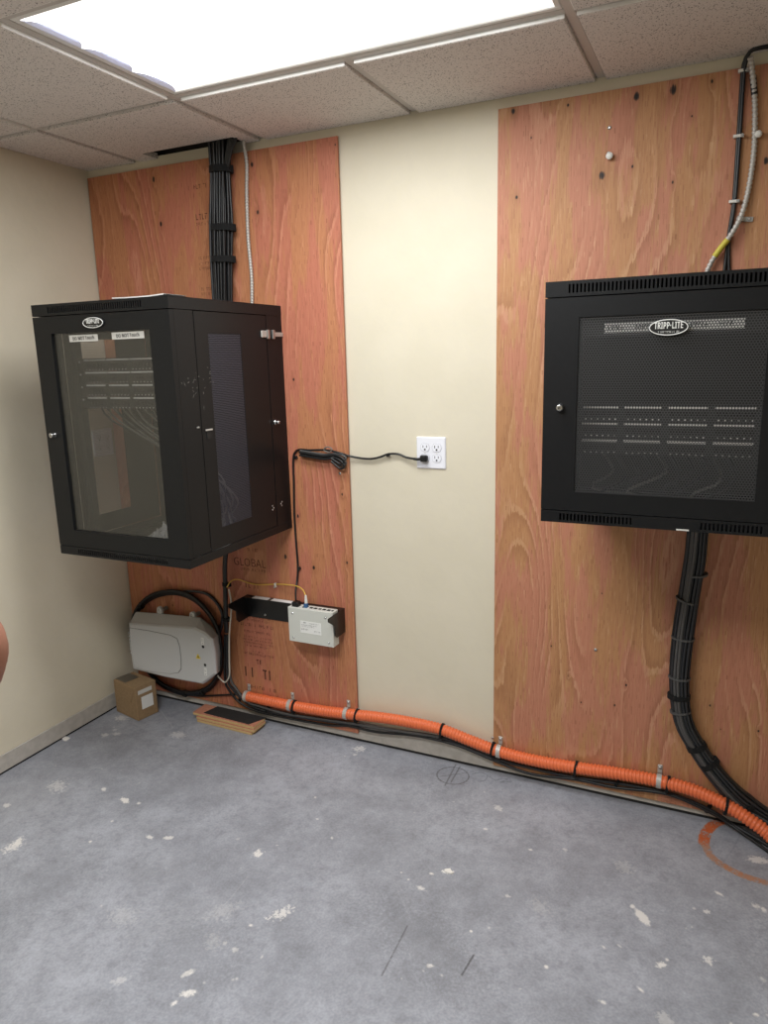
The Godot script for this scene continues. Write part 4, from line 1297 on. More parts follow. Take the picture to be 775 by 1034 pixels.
	var runs := [
		[Vector3(-1.471, 0.406, 0.052), Vector3(-1.486, 0.195, 0.05), Vector3(-1.465, 0.137, 0.04), Vector3(-1.422, 0.092, 0.03), Vector3(-1.343, 0.061, 0.024), Vector3(-1.198, 0.06, 0.022), Vector3(-0.997, 0.073, 0.022), Vector3(-0.854, 0.084, 0.022), Vector3(-0.672, 0.095, 0.022), Vector3(-0.474, 0.107, 0.022), Vector3(-0.266, 0.068, 0.022), Vector3(-0.101, 0.06, 0.022), Vector3(0.05, 0.06, 0.022), Vector3(0.203, 0.074, 0.022), Vector3(0.366, 0.077, 0.024), Vector3(0.497, 0.053, 0.03), Vector3(0.591, 0.02, 0.05), Vector3(0.72, 0.012, 0.13), Vector3(0.85, 0.008, 0.26)],
		[Vector3(-1.484, 0.403, 0.05), Vector3(-1.502, 0.192, 0.05), Vector3(-1.484, 0.131, 0.045), Vector3(-1.435, 0.078, 0.036), Vector3(-1.351, 0.051, 0.028), Vector3(-1.197, 0.047, 0.024), Vector3(-0.998, 0.054, 0.022), Vector3(-0.892, 0.071, 0.022), Vector3(-0.762, 0.071, 0.022), Vector3(-0.584, 0.092, 0.022), Vector3(-0.415, 0.09, 0.024), Vector3(-0.266, 0.06, 0.024), Vector3(-0.119, 0.036, 0.024), Vector3(0.05, 0.053, 0.024), Vector3(0.187, 0.055, 0.024), Vector3(0.366, 0.075, 0.028), Vector3(0.513, 0.045, 0.04), Vector3(0.59, 0.019, 0.06), Vector3(0.70, 0.010, 0.15), Vector3(0.82, 0.008, 0.28)],
		[Vector3(-1.458, 0.409, 0.055), Vector3(-1.469, 0.215, 0.055), Vector3(-1.441, 0.151, 0.05), Vector3(-1.397, 0.097, 0.042), Vector3(-1.319, 0.08, 0.034), Vector3(-1.192, 0.07, 0.03), Vector3(-1.021, 0.077, 0.022), Vector3(-0.852, 0.09, 0.026), Vector3(-0.76, 0.092, 0.026), Vector3(-0.604, 0.102, 0.026), Vector3(-0.471, 0.114, 0.028)]]
	for i in 3:
		part(t, "cable", tube(flat(), spline(runs[i], 0.02), [0.0065, 0.0055, 0.006][i], 7), [mats.cable_jacket, mats.black_plastic, mats.cable_jacket_worn][i])
	for q in [Vector3(-1.442, 0.1, 0.024), Vector3(-1.3, 0.069, 0.024), Vector3(0.196, 0.077, 0.024), Vector3(0.497, 0.053, 0.024)]:
		strap(t, "zip_tie", q, Vector3(1, -0.4, 0), 0.018, 0.007, 0.010, mats.velcro)

	# upright leads under the left cabinet
	t = thing("cable_run", "upright pair of black leads between the grey terminal and the wall bracket", "cables", Vector3(-1.47, 0.25, 0.025))
	for i in 2:
		var o := Vector3(i * 0.009, 0, 0.004 * i)
		part(t, "cable", tube(flat(), spline([Vector3(-1.400, 0.915, 0.052) + o, Vector3(-1.451, 0.767, 0.052) + o, Vector3(-1.466, 0.595, 0.052) + o, Vector3(-1.476, 0.419, 0.052) + o], 0.03), 0.008, 8), mats.black_plastic)
	for q in [Vector3(-1.455, 0.642, 0.054), Vector3(-1.469, 0.481, 0.054)]:
		strap(t, "velcro_strap", q + Vector3(0.005, 0, 0), Vector3(0.02, 1, 0), 0.020, 0.012, 0.014, mats.velcro)
	single("white_cable", tube(flat(), spline([Vector3(-1.425, 0.629, 0.074), Vector3(-1.418, 0.554, 0.074), Vector3(-1.44, 0.423, 0.074), Vector3(-1.452, 0.305, 0.072), Vector3(-1.462, 0.221, 0.068), Vector3(-1.494, 0.18, 0.062), Vector3(-1.522, 0.193, 0.06), Vector3(-1.536, 0.204, 0.058)], 0.015), 0.0035, 7), mats.white_cable, "white cable running down beside the upright black leads", "cable")
	t = thing("fiber_patch_cord", "thin yellow fiber cord ending in a blue plug at the converter", "cable", Vector3(-1.2, 0.62, 0.03))
	part(t, "cord", tube(flat(), spline([Vector3(-1.43, 0.639, 0.08), Vector3(-1.415, 0.665, 0.07), Vector3(-1.4, 0.666, 0.04), Vector3(-1.354, 0.648, 0.02), Vector3(-1.303, 0.647, 0.02), Vector3(-1.226, 0.658, 0.02), Vector3(-1.155, 0.667, 0.03), Vector3(-1.094, 0.673, 0.05), Vector3(-1.054, 0.667, 0.07), Vector3(-1.037, 0.647, 0.08)], 0.012), 0.0026, 7), mats.yellow_fibre)
	part(t, "boot", turned(flat(), Vector3(-1.035, 0.618, 0.082), Vector3(-0.02, 1, -0.01), [[0.0, 0.0065], [0.012, 0.0065], [0.034, 0.0035]], 10), mats.off_white)
	var pb: Vector3 = Vector3(-1.036, 0.603, 0.082)
	part(t, "plug", box(flat(), pb + Vector3(-0.0075, -0.012, -0.008), pb + Vector3(0.0075, 0.014, 0.008), 0.002), mats.blue_connector, "blue fiber plug")
	clip_nail(t, Vector3(-1.221, 0.658, 0.02), Vector3(1, 0.0, 0), 0.004, mats.off_white)

	# coil behind the grey terminal
	t = thing("cable_coil", "coil of heavy black cable looped behind the grey terminal box", "cables", Vector3(-1.7, 0.15, 0.03))
	for i in 3:
		var o := Vector3(0.004 * i, 0.009 * i - 0.008, 0.007 * i)
		part(t, "cable", tube(flat(), spline([Vector3(-2.059, 0.266, 0.028) + o, Vector3(-2.038, 0.38, 0.028) + o, Vector3(-1.991, 0.461, 0.028) + o, Vector3(-1.898, 0.528, 0.028) + o, Vector3(-1.782, 0.561, 0.028) + o, Vector3(-1.679, 0.553, 0.03) + o, Vector3(-1.596, 0.509, 0.034) + o, Vector3(-1.54, 0.437, 0.036) + o, Vector3(-1.524, 0.338, 0.03) + o, Vector3(-1.534, 0.24, 0.028) + o, Vector3(-1.58, 0.154, 0.026) + o, Vector3(-1.647, 0.097, 0.026) + o, Vector3(-1.757, 0.063, 0.024) + o, Vector3(-1.852, 0.069, 0.024) + o, Vector3(-1.934, 0.1, 0.024) + o, Vector3(-2.001, 0.161, 0.024) + o], 0.02), 0.0085, 8), mats.black_plastic)
	part(t, "cable", tube(flat(), spline([Vector3(-1.728, 0.566, 0.03), Vector3(-1.657, 0.578, 0.026), Vector3(-1.587, 0.572, 0.024), Vector3(-1.537, 0.535, 0.022), Vector3(-1.512, 0.483, 0.022), Vector3(-1.525, 0.42, 0.022), Vector3(-1.566, 0.338, 0.022)], 0.02), 0.007, 8), mats.cable_jacket)
	part(t, "cable", tube(flat(), spline([Vector3(-1.808, 0.051, 0.022), Vector3(-1.689, 0.058, 0.022), Vector3(-1.572, 0.084, 0.022), Vector3(-1.47, 0.108, 0.022)], 0.02), 0.0045, 8), mats.black_plastic)
	for q in [Vector3(-1.752, 0.065, 0.03), Vector3(-1.644, 0.094, 0.03), Vector3(-1.969, 0.474, 0.03)]:
		part(t, "tape_wrap", turned(flat(), q + Vector3(-0.012, 0, 0.004), Vector3(1, -0.1, 0), [[0.0, 0.0165], [0.016, 0.0165]], 10), mats.velcro)

# ---------------------------------------------------------------- things on the floor
func build_floor_things() -> void:
	# small carton against the left wall
	var a := Vector3(-1.86, 0, 0.236)
	var fx := Vector3(0.021, 0, -0.098).normalized()
	var fz := Vector3(-0.168, 0, -0.052).normalized()
	fz = (fz - fx * fz.dot(fx)).normalized()
	var W := 0.108
	var D := 0.170
	var H := 0.160
	var t := thing("cardboard_box", "small taped cardboard carton on the floor in the left corner", "box", a + fx * W * 0.5 + fz * D * 0.5)
	var fr := Transform3D(Basis(fx, Vector3.UP, fz), a)
	var body := flat()
	box(body, Vector3(0, 0.0005, 0), Vector3(W, H, D), 0.002, fr)
	part(t, "carton", body, mats.cardboard)
	var flap := flat()
	# tuck flap with a slanted side on the long face and a lip on the top
	prism(flap, PackedVector2Array([Vector2(0.004, 0.158), Vector2(0.166, 0.158), Vector2(0.128, 0.075), Vector2(0.046, 0.075)]), a - fx * 0.0016, fz, Vector3.UP, fx * 0.0016)
	part(t, "flap", flap, mats.cardboard)
	part(t, "top_flap", box(flat(), Vector3(0.001, H, 0.0), Vector3(W - 0.001, H + 0.0018, 0.085), 0.0006, fr), mats.cardboard)
	part(t, "packing_tape", box(flat(), Vector3(0.012, H + 0.0002, 0.092), Vector3(0.084, H + 0.0012, 0.168), 0.0, fr), mats.box_tape, "dark glossy packing label")
	var l1 := part(t, "shipping_label", box(flat(), Vector3(0.026, 0.048, -0.0012), Vector3(0.086, 0.108, 0.0), 0.0, fr), mats.paper, "white printed shipping label")
	var l2 := part(t, "seal_label", box(flat(), Vector3(0.012, 0.124, -0.0012), Vector3(0.084, 0.143, 0.0), 0.0, fr), mats.tape_label)
	var ink := flat()
	for r in 3:
		print_row(ink, fr * Vector3(0.081, 0.091 - r * 0.017, -0.0014), 0.046 - 0.006 * (r % 2), 0.013, -fx, Vector3.UP, 40 + r)
	part(l1, "print", ink, mats.ink)
	var ink2 := flat()
	print_row(ink2, fr * Vector3(0.080, 0.130, -0.0014), 0.06, 0.010, -fx, Vector3.UP, 51)
	part(l2, "print", ink2, mats.ink)

	# offcut planks, stacked a little askew
	var base := Vector3(-1.463, 0, 0.086)
	var info := [[0.006, 0.010, 0.0, 0.02, 0.150, "lowest plank in the small stack of offcuts by the wall"], [0.010, 0.008, 0.013, 0.03, 0.158, "middle plank in the small stack of offcuts by the wall"], [-0.004, 0.002, 0.026, 0.02, 0.168, "topmost plank in the small stack of offcuts by the wall"]]
	for i in 3:
		var q: Array = info[i]
		var tf := Transform3D(Basis.from_euler(Vector3(0, q[3] - 0.04, 0)), base + Vector3(q[0], q[2], q[1]))
		var s := flat()
		box(s, Vector3(-q[4], 0.0004, -0.043), Vector3(q[4], 0.0116, 0.043), 0.001, tf)
		var pk := single("offcut_plank", s, mats.plank_pale, q[5], "plank", "stacked offcut planks")
		part(pk, "veneer", box(flat(), Vector3(-q[4] + 0.0005, 0.0116, -0.0425), Vector3(q[4] - 0.0005, 0.0128, 0.0425), 0.0, tf), mats.plank_pink)
	var fs := flat()
	var ft := Transform3D(Basis.from_euler(Vector3(0, -0.03, 0)), base + Vector3(0, 0.039, 0.0))
	prism(fs, PackedVector2Array([Vector2(-0.100, -0.040), Vector2(0.170, -0.044), Vector2(0.132, 0.036), Vector2(-0.118, 0.034)]), ft * Vector3(0, 0.0, 0), ft.basis.x, ft.basis.z, Vector3.UP * 0.0025)
	single("black_sheet", fs, mats.felt_black, "black sheet lying on the topmost offcut plank", "sheet")
	# plaster crumbs that stand up from the floor
	var crumbs := [[Vector3(-2.047, 0, 0.478), 0.014, "plaster crumb by the foot of the left wall"], [Vector3(-1.392, 0, 0.097), 0.012, "plaster crumb in front of the offcut planks"], [Vector3(-0.237, 0, 0.605), 0.012, "plaster crumb alone on the grey floor below the pencilled circle"]]
	var rng := RandomNumberGenerator.new()
	rng.seed = 8
	for c in crumbs:
		var poly := PackedVector2Array()
		for i in 9:
			var an := TAU * i / 9.0
			poly.append(Vector2(cos(an) * 1.5, sin(an)) * c[1] * rng.randf_range(0.6, 1.1))
		single("plaster_crumb", prism(flat(), poly, c[0] + Vector3(0, 0.0002, 0), Vector3.RIGHT, Vector3.BACK, Vector3.UP * 0.004, 0.0012), mats.plaster, c[2], "plaster")

# ---------------------------------------------------------------- wall devices
func receptacle(t: Node, fr: Transform3D, c: Vector2) -> void:
	var poly := PackedVector2Array()
	for i in 28:
		var a := TAU * i / 28.0
		poly.append(c + Vector2(cos(a) * 0.0172, clampf(sin(a) * 0.0172, -0.0142, 0.0142)))
	var o := fr.origin
	var ux := fr.basis.x
	var uy := fr.basis.y
	var n := fr.basis.z
	var seam := PackedVector2Array()
	for p in poly:
		seam.append(c + (p - c) * 1.08)
	var r := part(t, "receptacle", prism(flat(), poly, o + n * 0.004, ux, uy, n * 0.004, 0.0008), mats.outlet_white)
	part(r, "seam", prism(flat(), seam, o + n * 0.004, ux, uy, n * 0.0028), mats.outlet_seam)
	var s := flat()
	box(s, Vector3(c.x - 0.0085, c.y - 0.001, 0.0078), Vector3(c.x - 0.0060, c.y + 0.0085, 0.0083), 0.0, fr)
	box(s, Vector3(c.x + 0.0055, c.y, 0.0078), Vector3(c.x + 0.0080, c.y + 0.0078, 0.0083), 0.0, fr)
	prism(s, arc_poly(0.0034, 0.0034, 10), fr * Vector3(c.x, c.y - 0.0072, 0.0078), ux, uy, n * 0.0005)
	part(r, "slots", s, mats.slot_dark)

func outlet(at: Vector3, right: Vector3, out: Vector3, label: String) -> void:
	var t := thing("wall_outlet", label, "outlet", at)
	var fr := Transform3D(Basis(right, Vector3.UP, out), at)
	part(t, "cover_plate", prism(flat(), round_rect(-0.0575, 0.0575, -0.059, 0.059, 0.003, 2), at, right, Vector3.UP, out * 0.0062, 0.0035), mats.outlet_white)
	for x in [-0.023, 0.023]:
		for y in [-0.0195, 0.0195]:
			receptacle(t, fr, Vector2(x, y))
		part(t, "screw", turned(flat(), fr * Vector3(x, 0, 0.0062), out, [[0.0, 0.003], [0.001, 0.0025]], 8), mats.off_white)

func build_devices() -> void:
	outlet(Vector3(-0.5135, 1.240, 0.0), Vector3.RIGHT, Vector3.BACK, "white four-socket outlet on the bare wall between the plywood boards")
	outlet(Vector3(WALL_LEFT, 1.247, 0.078), Vector3(0, 0, -1), Vector3.RIGHT, "white four-socket outlet on the left wall seen through the glass-door cabinet")

	# power cord from the outlet to the converter
	var t := thing("power_cord", "black power cord running from the outlet down to the media converter", "cord", Vector3(-0.55, 1.22, 0.02))
	var pc := Vector3(-0.5365, 1.2205, 0.008)
	var plug := flat()
	box(plug, Vector3(-0.014, -0.012, 0.0), Vector3(0.014, 0.012, 0.020), 0.004, Transform3D(Basis.IDENTITY, pc))
	part(t, "plug", plug, mats.black_plastic)
	part(t, "strain_relief", tube(flat(), spline([pc + Vector3(-0.010, -0.002, 0.012), pc + Vector3(-0.026, -0.004, 0.012), pc + Vector3(-0.040, -0.003, 0.010)], 0.008), 0.0055, 8), mats.black_plastic)
	part(t, "cord", tube(flat(), spline([pc + Vector3(-0.036, -0.003, 0.010), Vector3(-0.61, 1.221, 0.012), Vector3(-0.642, 1.232, 0.012), Vector3(-0.683, 1.231, 0.012), Vector3(-0.716, 1.219, 0.012), Vector3(-0.758, 1.21, 0.012), Vector3(-0.809, 1.212, 0.012), Vector3(-0.857, 1.221, 0.02), Vector3(-0.873, 1.229, 0.03), Vector3(-0.938, 1.24, 0.03), Vector3(-1.021, 1.237, 0.026), Vector3(-1.069, 1.237, 0.022), Vector3(-1.092, 1.224, 0.02), Vector3(-1.101, 1.192, 0.02), Vector3(-1.104, 1.091, 0.02), Vector3(-1.109, 0.967, 0.02), Vector3(-1.108, 0.863, 0.02), Vector3(-1.105, 0.757, 0.02), Vector3(-1.109, 0.694, 0.024), Vector3(-1.102, 0.655, 0.05), Vector3(-1.082, 0.626, 0.085)], 0.015), 0.0042, 8), mats.black_plastic)
	# the spare length, folded back on itself and tied
	for i in 4:
		var d := Vector3(0, -0.006 * i, 0.007 * (i % 2))
		part(t, "folded_loop", tube(flat(), spline([Vector3(-1.062, 1.234, 0.026) + d, Vector3(-1.007, 1.228, 0.028) + d, Vector3(-0.947, 1.223, 0.03) + d, Vector3(-0.894, 1.228, 0.03) + d, Vector3(-0.856, 1.214, 0.03) + d * 1.6, Vector3(-0.874, 1.198, 0.03) + d * 1.5, Vector3(-0.915, 1.217, 0.034) + d], 0.012), 0.0042, 7), mats.black_plastic if i % 2 else mats.cable_jacket_worn)
	part(t, "twist_loop", tube(flat(), spline([Vector3(-0.948, 1.239, 0.036), Vector3(-0.94, 1.251, 0.04), Vector3(-0.922, 1.254, 0.042), Vector3(-0.909, 1.245, 0.042), Vector3(-0.924, 1.233, 0.04), Vector3(-0.948, 1.239, 0.036)], 0.006), 0.0026, 6), mats.grey_cable)
	for q in [Vector3(-0.686, 1.227, 0.01), Vector3(-1.088, 1.205, 0.02), Vector3(-1.099, 0.741, 0.02)]:
		part(t, "cable_clip", box(flat(), Vector3(-0.006, -0.006, -0.006), Vector3(0.006, 0.006, 0.006), 0.001, Transform3D(Basis.from_euler(Vector3(0, 0, 0.4)), q)), mats.black_plastic)

	# wall bracket, two notched wings on a back plate
	t = thing("wall_bracket", "black steel rack bracket with notched wings on the left plywood", "bracket", Vector3(-1.137, 0.488, PLY))
	part(t, "back_plate", box(flat(), Vector3(-1.374, 0.494, PLY), Vector3(-0.898, 0.592, PLY + 0.003)), mats.bracket_black)
	part(t, "top_lip", box(flat(), Vector3(-1.374, 0.589, PLY), Vector3(-0.898, 0.592, PLY + 0.034)), mats.bracket_black)
	var wing := PackedVector2Array([Vector2(PLY, 0.490), Vector2(PLY, 0.592), Vector2(0.150, 0.592), Vector2(0.150, 0.578), Vector2(0.100, 0.544), Vector2(0.100, 0.505), Vector2(0.085, 0.490)])
	for x in [-1.377, -0.898]:
		part(t, "wing", prism(flat(), wing, Vector3(x, 0, 0), Vector3.BACK, Vector3.UP, Vector3.RIGHT * 0.003), mats.bracket_black)
	part(t, "paper_label", box(flat(), Vector3(-1.33, 0.5921, PLY + 0.003), Vector3(-1.25, 0.5928, PLY + 0.031)), mats.paper)
	part(t, "paper_label", box(flat(), Vector3(-1.235, 0.5921, PLY + 0.003), Vector3(-1.125, 0.5928, PLY + 0.031)), mats.paper)
	part(t, "screw", turned(flat(), Vector3(-1.285, 0.512, PLY + 0.003), Vector3.BACK, [[0.0, 0.005], [0.003, 0.004]], 10), mats.zinc)

	# media converter hung on the bracket
	t = thing("media_converter", "pale beige media converter box hanging on the black bracket", "network device", Vector3(-1.008, 0.45, 0.08))
	part(t, "case", box(flat(), Vector3(-1.112, 0.452, 0.056), Vector3(-0.903, 0.600, 0.103), 0.002), mats.converter_beige)
	var lb := part(t, "rating_label", box(flat(), Vector3(-1.055, 0.497, 0.103), Vector3(-0.958, 0.548, 0.1035)), mats.white_print)
	var ink := flat()
	print_row(ink, Vector3(-1.050, 0.539, 0.1036), 0.026, 0.005, Vector3.RIGHT, Vector3.UP, 1)
	print_row(ink, Vector3(-1.012, 0.539, 0.1036), 0.045, 0.003, Vector3.RIGHT, Vector3.UP, 2)
	print_row(ink, Vector3(-1.050, 0.530, 0.1036), 0.07, 0.0035, Vector3.RIGHT, Vector3.UP, 3)
	print_row(ink, Vector3(-1.050, 0.524, 0.1036), 0.06, 0.003, Vector3.RIGHT, Vector3.UP, 6)
	print_row(ink, Vector3(-1.050, 0.510, 0.1036), 0.03, 0.006, Vector3.RIGHT, Vector3.UP, 4)
	print_row(ink, Vector3(-0.990, 0.506, 0.1036), 0.026, 0.006, Vector3.RIGHT, Vector3.UP, 7)
	part(lb, "print", ink, mats.ink)
	for p in [[-1.090, 0.575], [-1.090, 0.470], [-0.925, 0.470], [-0.935, 0.575]]:
		part(t, "screw", turned(flat(), Vector3(p[0], p[1], 0.103), Vector3.BACK, [[0.0, 0.0045], [0.002, 0.004], [0.003, 0.002]], 10), mats.chrome)
	for p in [[-1.083, 0.030, 0.026], [-1.040, 0.022, 0.018], [-1.012, 0.014, 0.014], [-0.992, 0.014, 0.014], [-0.972, 0.012, 0.012], [-0.952, 0.014, 0.014], [-0.931, 0.014, 0.014], [-0.914, 0.008, 0.010]]:
		part(t, "port", box(flat(), Vector3(p[0] - p[1] / 2, 0.5995, 0.081 - p[2] / 2), Vector3(p[0] + p[1] / 2, 0.6012, 0.081 + p[2] / 2)), mats.slot_dark)
	part(t, "power_inlet", box(flat(), Vector3(-1.098, 0.600, 0.066), Vector3(-1.068, 0.620, 0.096), 0.004), mats.black_plastic)

	# grey terminal enclosure
	t = thing("fiber_terminal", "light grey plastic terminal box low on the left plywood", "terminal box", Vector3(-1.7, 0.2, 0.1))
	var front := PackedVector2Array()
	for p in [Vector3(-1.971, 0.19, 0.13), Vector3(-1.977, 0.307, 0.13), Vector3(-1.968, 0.421, 0.13), Vector3(-1.787, 0.436, 0.13), Vector3(-1.645, 0.449, 0.13), Vector3(-1.584, 0.453, 0.13), Vector3(-1.531, 0.438, 0.13), Vector3(-1.493, 0.411, 0.13), Vector3(-1.485, 0.346, 0.13), Vector3(-1.487, 0.249, 0.13), Vector3(-1.566, 0.187, 0.13), Vector3(-1.77, 0.183, 0.13)]:
		front.append(Vector2(p.x, p.y))
	var rear: Array = [Vector3(-2.002, 0.173, 0.067), Vector3(-2.002, 0.299, 0.067), Vector3(-1.979, 0.451, 0.067), Vector3(-1.823, 0.462, 0.067), Vector3(-1.696, 0.469, 0.067), Vector3(-1.601, 0.472, 0.067), Vector3(-1.549, 0.442, 0.067), Vector3(-1.512, 0.401, 0.067), Vector3(-1.508, 0.317, 0.067), Vector3(-1.519, 0.23, 0.067), Vector3(-1.591, 0.165, 0.067), Vector3(-1.805, 0.157, 0.067)]
	var back := PackedVector2Array()
	for p in rear:
		back.append(Vector2(p.x, p.y))
	part(t, "base", prism(flat(), back, Vector3(0, 0, 0.061), Vector3.RIGHT, Vector3.UP, Vector3.BACK * 0.006), mats.terminal_dark)
	var rim := []
	for p in front:
		rim.append(Vector3(p.x, p.y, 0.118))
	var shell := loft(flat(), rear, rim, Vector3(-1.74, 0.325, 0.09))
	prism(shell, front, Vector3(0, 0, 0.118), Vector3.RIGHT, Vector3.UP, Vector3.BACK * 0.014, 0.008)
	part(t, "cover", shell, mats.terminal_grey)
	var inset := PackedVector2Array()
	for p in [Vector3(-1.955, 0.206, 0.132), Vector3(-1.963, 0.31, 0.132), Vector3(-1.96, 0.398, 0.132), Vector3(-1.847, 0.4, 0.132), Vector3(-1.721, 0.397, 0.132), Vector3(-1.686, 0.386, 0.132), Vector3(-1.675, 0.354, 0.132), Vector3(-1.673, 0.298, 0.132), Vector3(-1.677, 0.245, 0.132), Vector3(-1.695, 0.223, 0.132), Vector3(-1.742, 0.21, 0.132), Vector3(-1.872, 0.2, 0.132)]:
		inset.append(Vector2(p.x, p.y))
	var groove := PackedVector2Array()
	for p in inset:
		var cen := Vector2(-1.82, 0.30)
		groove.append(cen + (p - cen) * 1.012 + (p - cen).normalized() * 0.0012)
	part(t, "panel_groove", prism(flat(), groove, Vector3(0, 0, 0.130), Vector3.RIGHT, Vector3.UP, Vector3.BACK * 0.0024), mats.seam_grey)
	part(t, "front_panel", prism(flat(), inset, Vector3(0, 0, 0.130), Vector3.RIGHT, Vector3.UP, Vector3.BACK * 0.005, 0.001), mats.terminal_grey)
	for x in [-1.838, -1.648]:
		var ear := prism(flat(), arc_poly(0.016, 0.022, 18), Vector3(x, 0.472, 0.052), Vector3.RIGHT, Vector3.UP, Vector3.BACK * 0.014, 0.003)
		var e := part(t, "mounting_ear", ear, mats.terminal_grey)
		part(e, "standoff", rod(flat(), Vector3(x, 0.472, PLY), Vector3(x, 0.472, 0.053), 0.009), mats.terminal_dark)
		part(e, "screw", turned(flat(), Vector3(x, 0.478, 0.066), Vector3.BACK, [[0.0, 0.006], [0.003, 0.005], [0.004, 0.0]], 10), mats.zinc)
	for i in 7:
		part(t, "rib", box(flat(), Vector3(-1.990, 0.262 + i * 0.0165, 0.078), Vector3(-1.965, 0.269 + i * 0.0165, 0.118), 0.002), mats.terminal_grey)
	for p in [[Vector3(-1.542, 0.37, 0.132).x, Vector3(-1.542, 0.37, 0.132).y], [Vector3(-1.539, 0.285, 0.132).x, Vector3(-1.539, 0.285, 0.132).y]]:
		part(t, "lock_screw", turned(flat(), Vector3(p[0], p[1], 0.132), Vector3.BACK, [[0.0, 0.007], [0.0008, 0.007], [0.0012, 0.004]], 10), mats.slot_dark)
	for p in [[Vector3(-1.543, 0.396, 0.132).x, Vector3(-1.544, 0.379, 0.132).y, Vector3(-1.54, 0.412, 0.132).y], [Vector3(-1.54, 0.254, 0.132).x, Vector3(-1.542, 0.235, 0.132).y, Vector3(-1.539, 0.271, 0.132).y]]:
		var l := part(t, "label", box(flat(), Vector3(p[0] - 0.007, p[1], 0.132), Vector3(p[0] + 0.007, p[2], 0.1324)), mats.white_print)
		var li := flat()
		print_row(li, Vector3(p[0] + 0.003, p[1] + 0.004, 0.1325), 0.026, 0.006, Vector3.UP, Vector3.LEFT, 3)
		part(l, "print", li, mats.ink)
	var wtri := part(t, "warning_mark", prism(flat(), PackedVector2Array([Vector2(-0.014, -0.010), Vector2(0.014, -0.010), Vector2(0, 0.014)]), Vector3(-1.574, 0.319, 0.132), Vector3.RIGHT, Vector3.UP, Vector3.BACK * 0.0005), mats.brass_yellow, "yellow warning triangle")
	var star := flat()
	for i in 4:
		var d := Vector3(cos(PI * i / 4), sin(PI * i / 4), 0) * 0.0055
		var w := Vector3(-d.y, d.x, 0) * 0.12
		face(star, [Vector3(-1.573, 0.318, 0.133) - d - w, Vector3(-1.573, 0.318, 0.133) + d - w, Vector3(-1.573, 0.318, 0.133) + d + w, Vector3(-1.573, 0.318, 0.133) - d + w], Vector3(-1.602, 0.3, 0.1))
	part(wtri, "symbol", star, mats.ink)

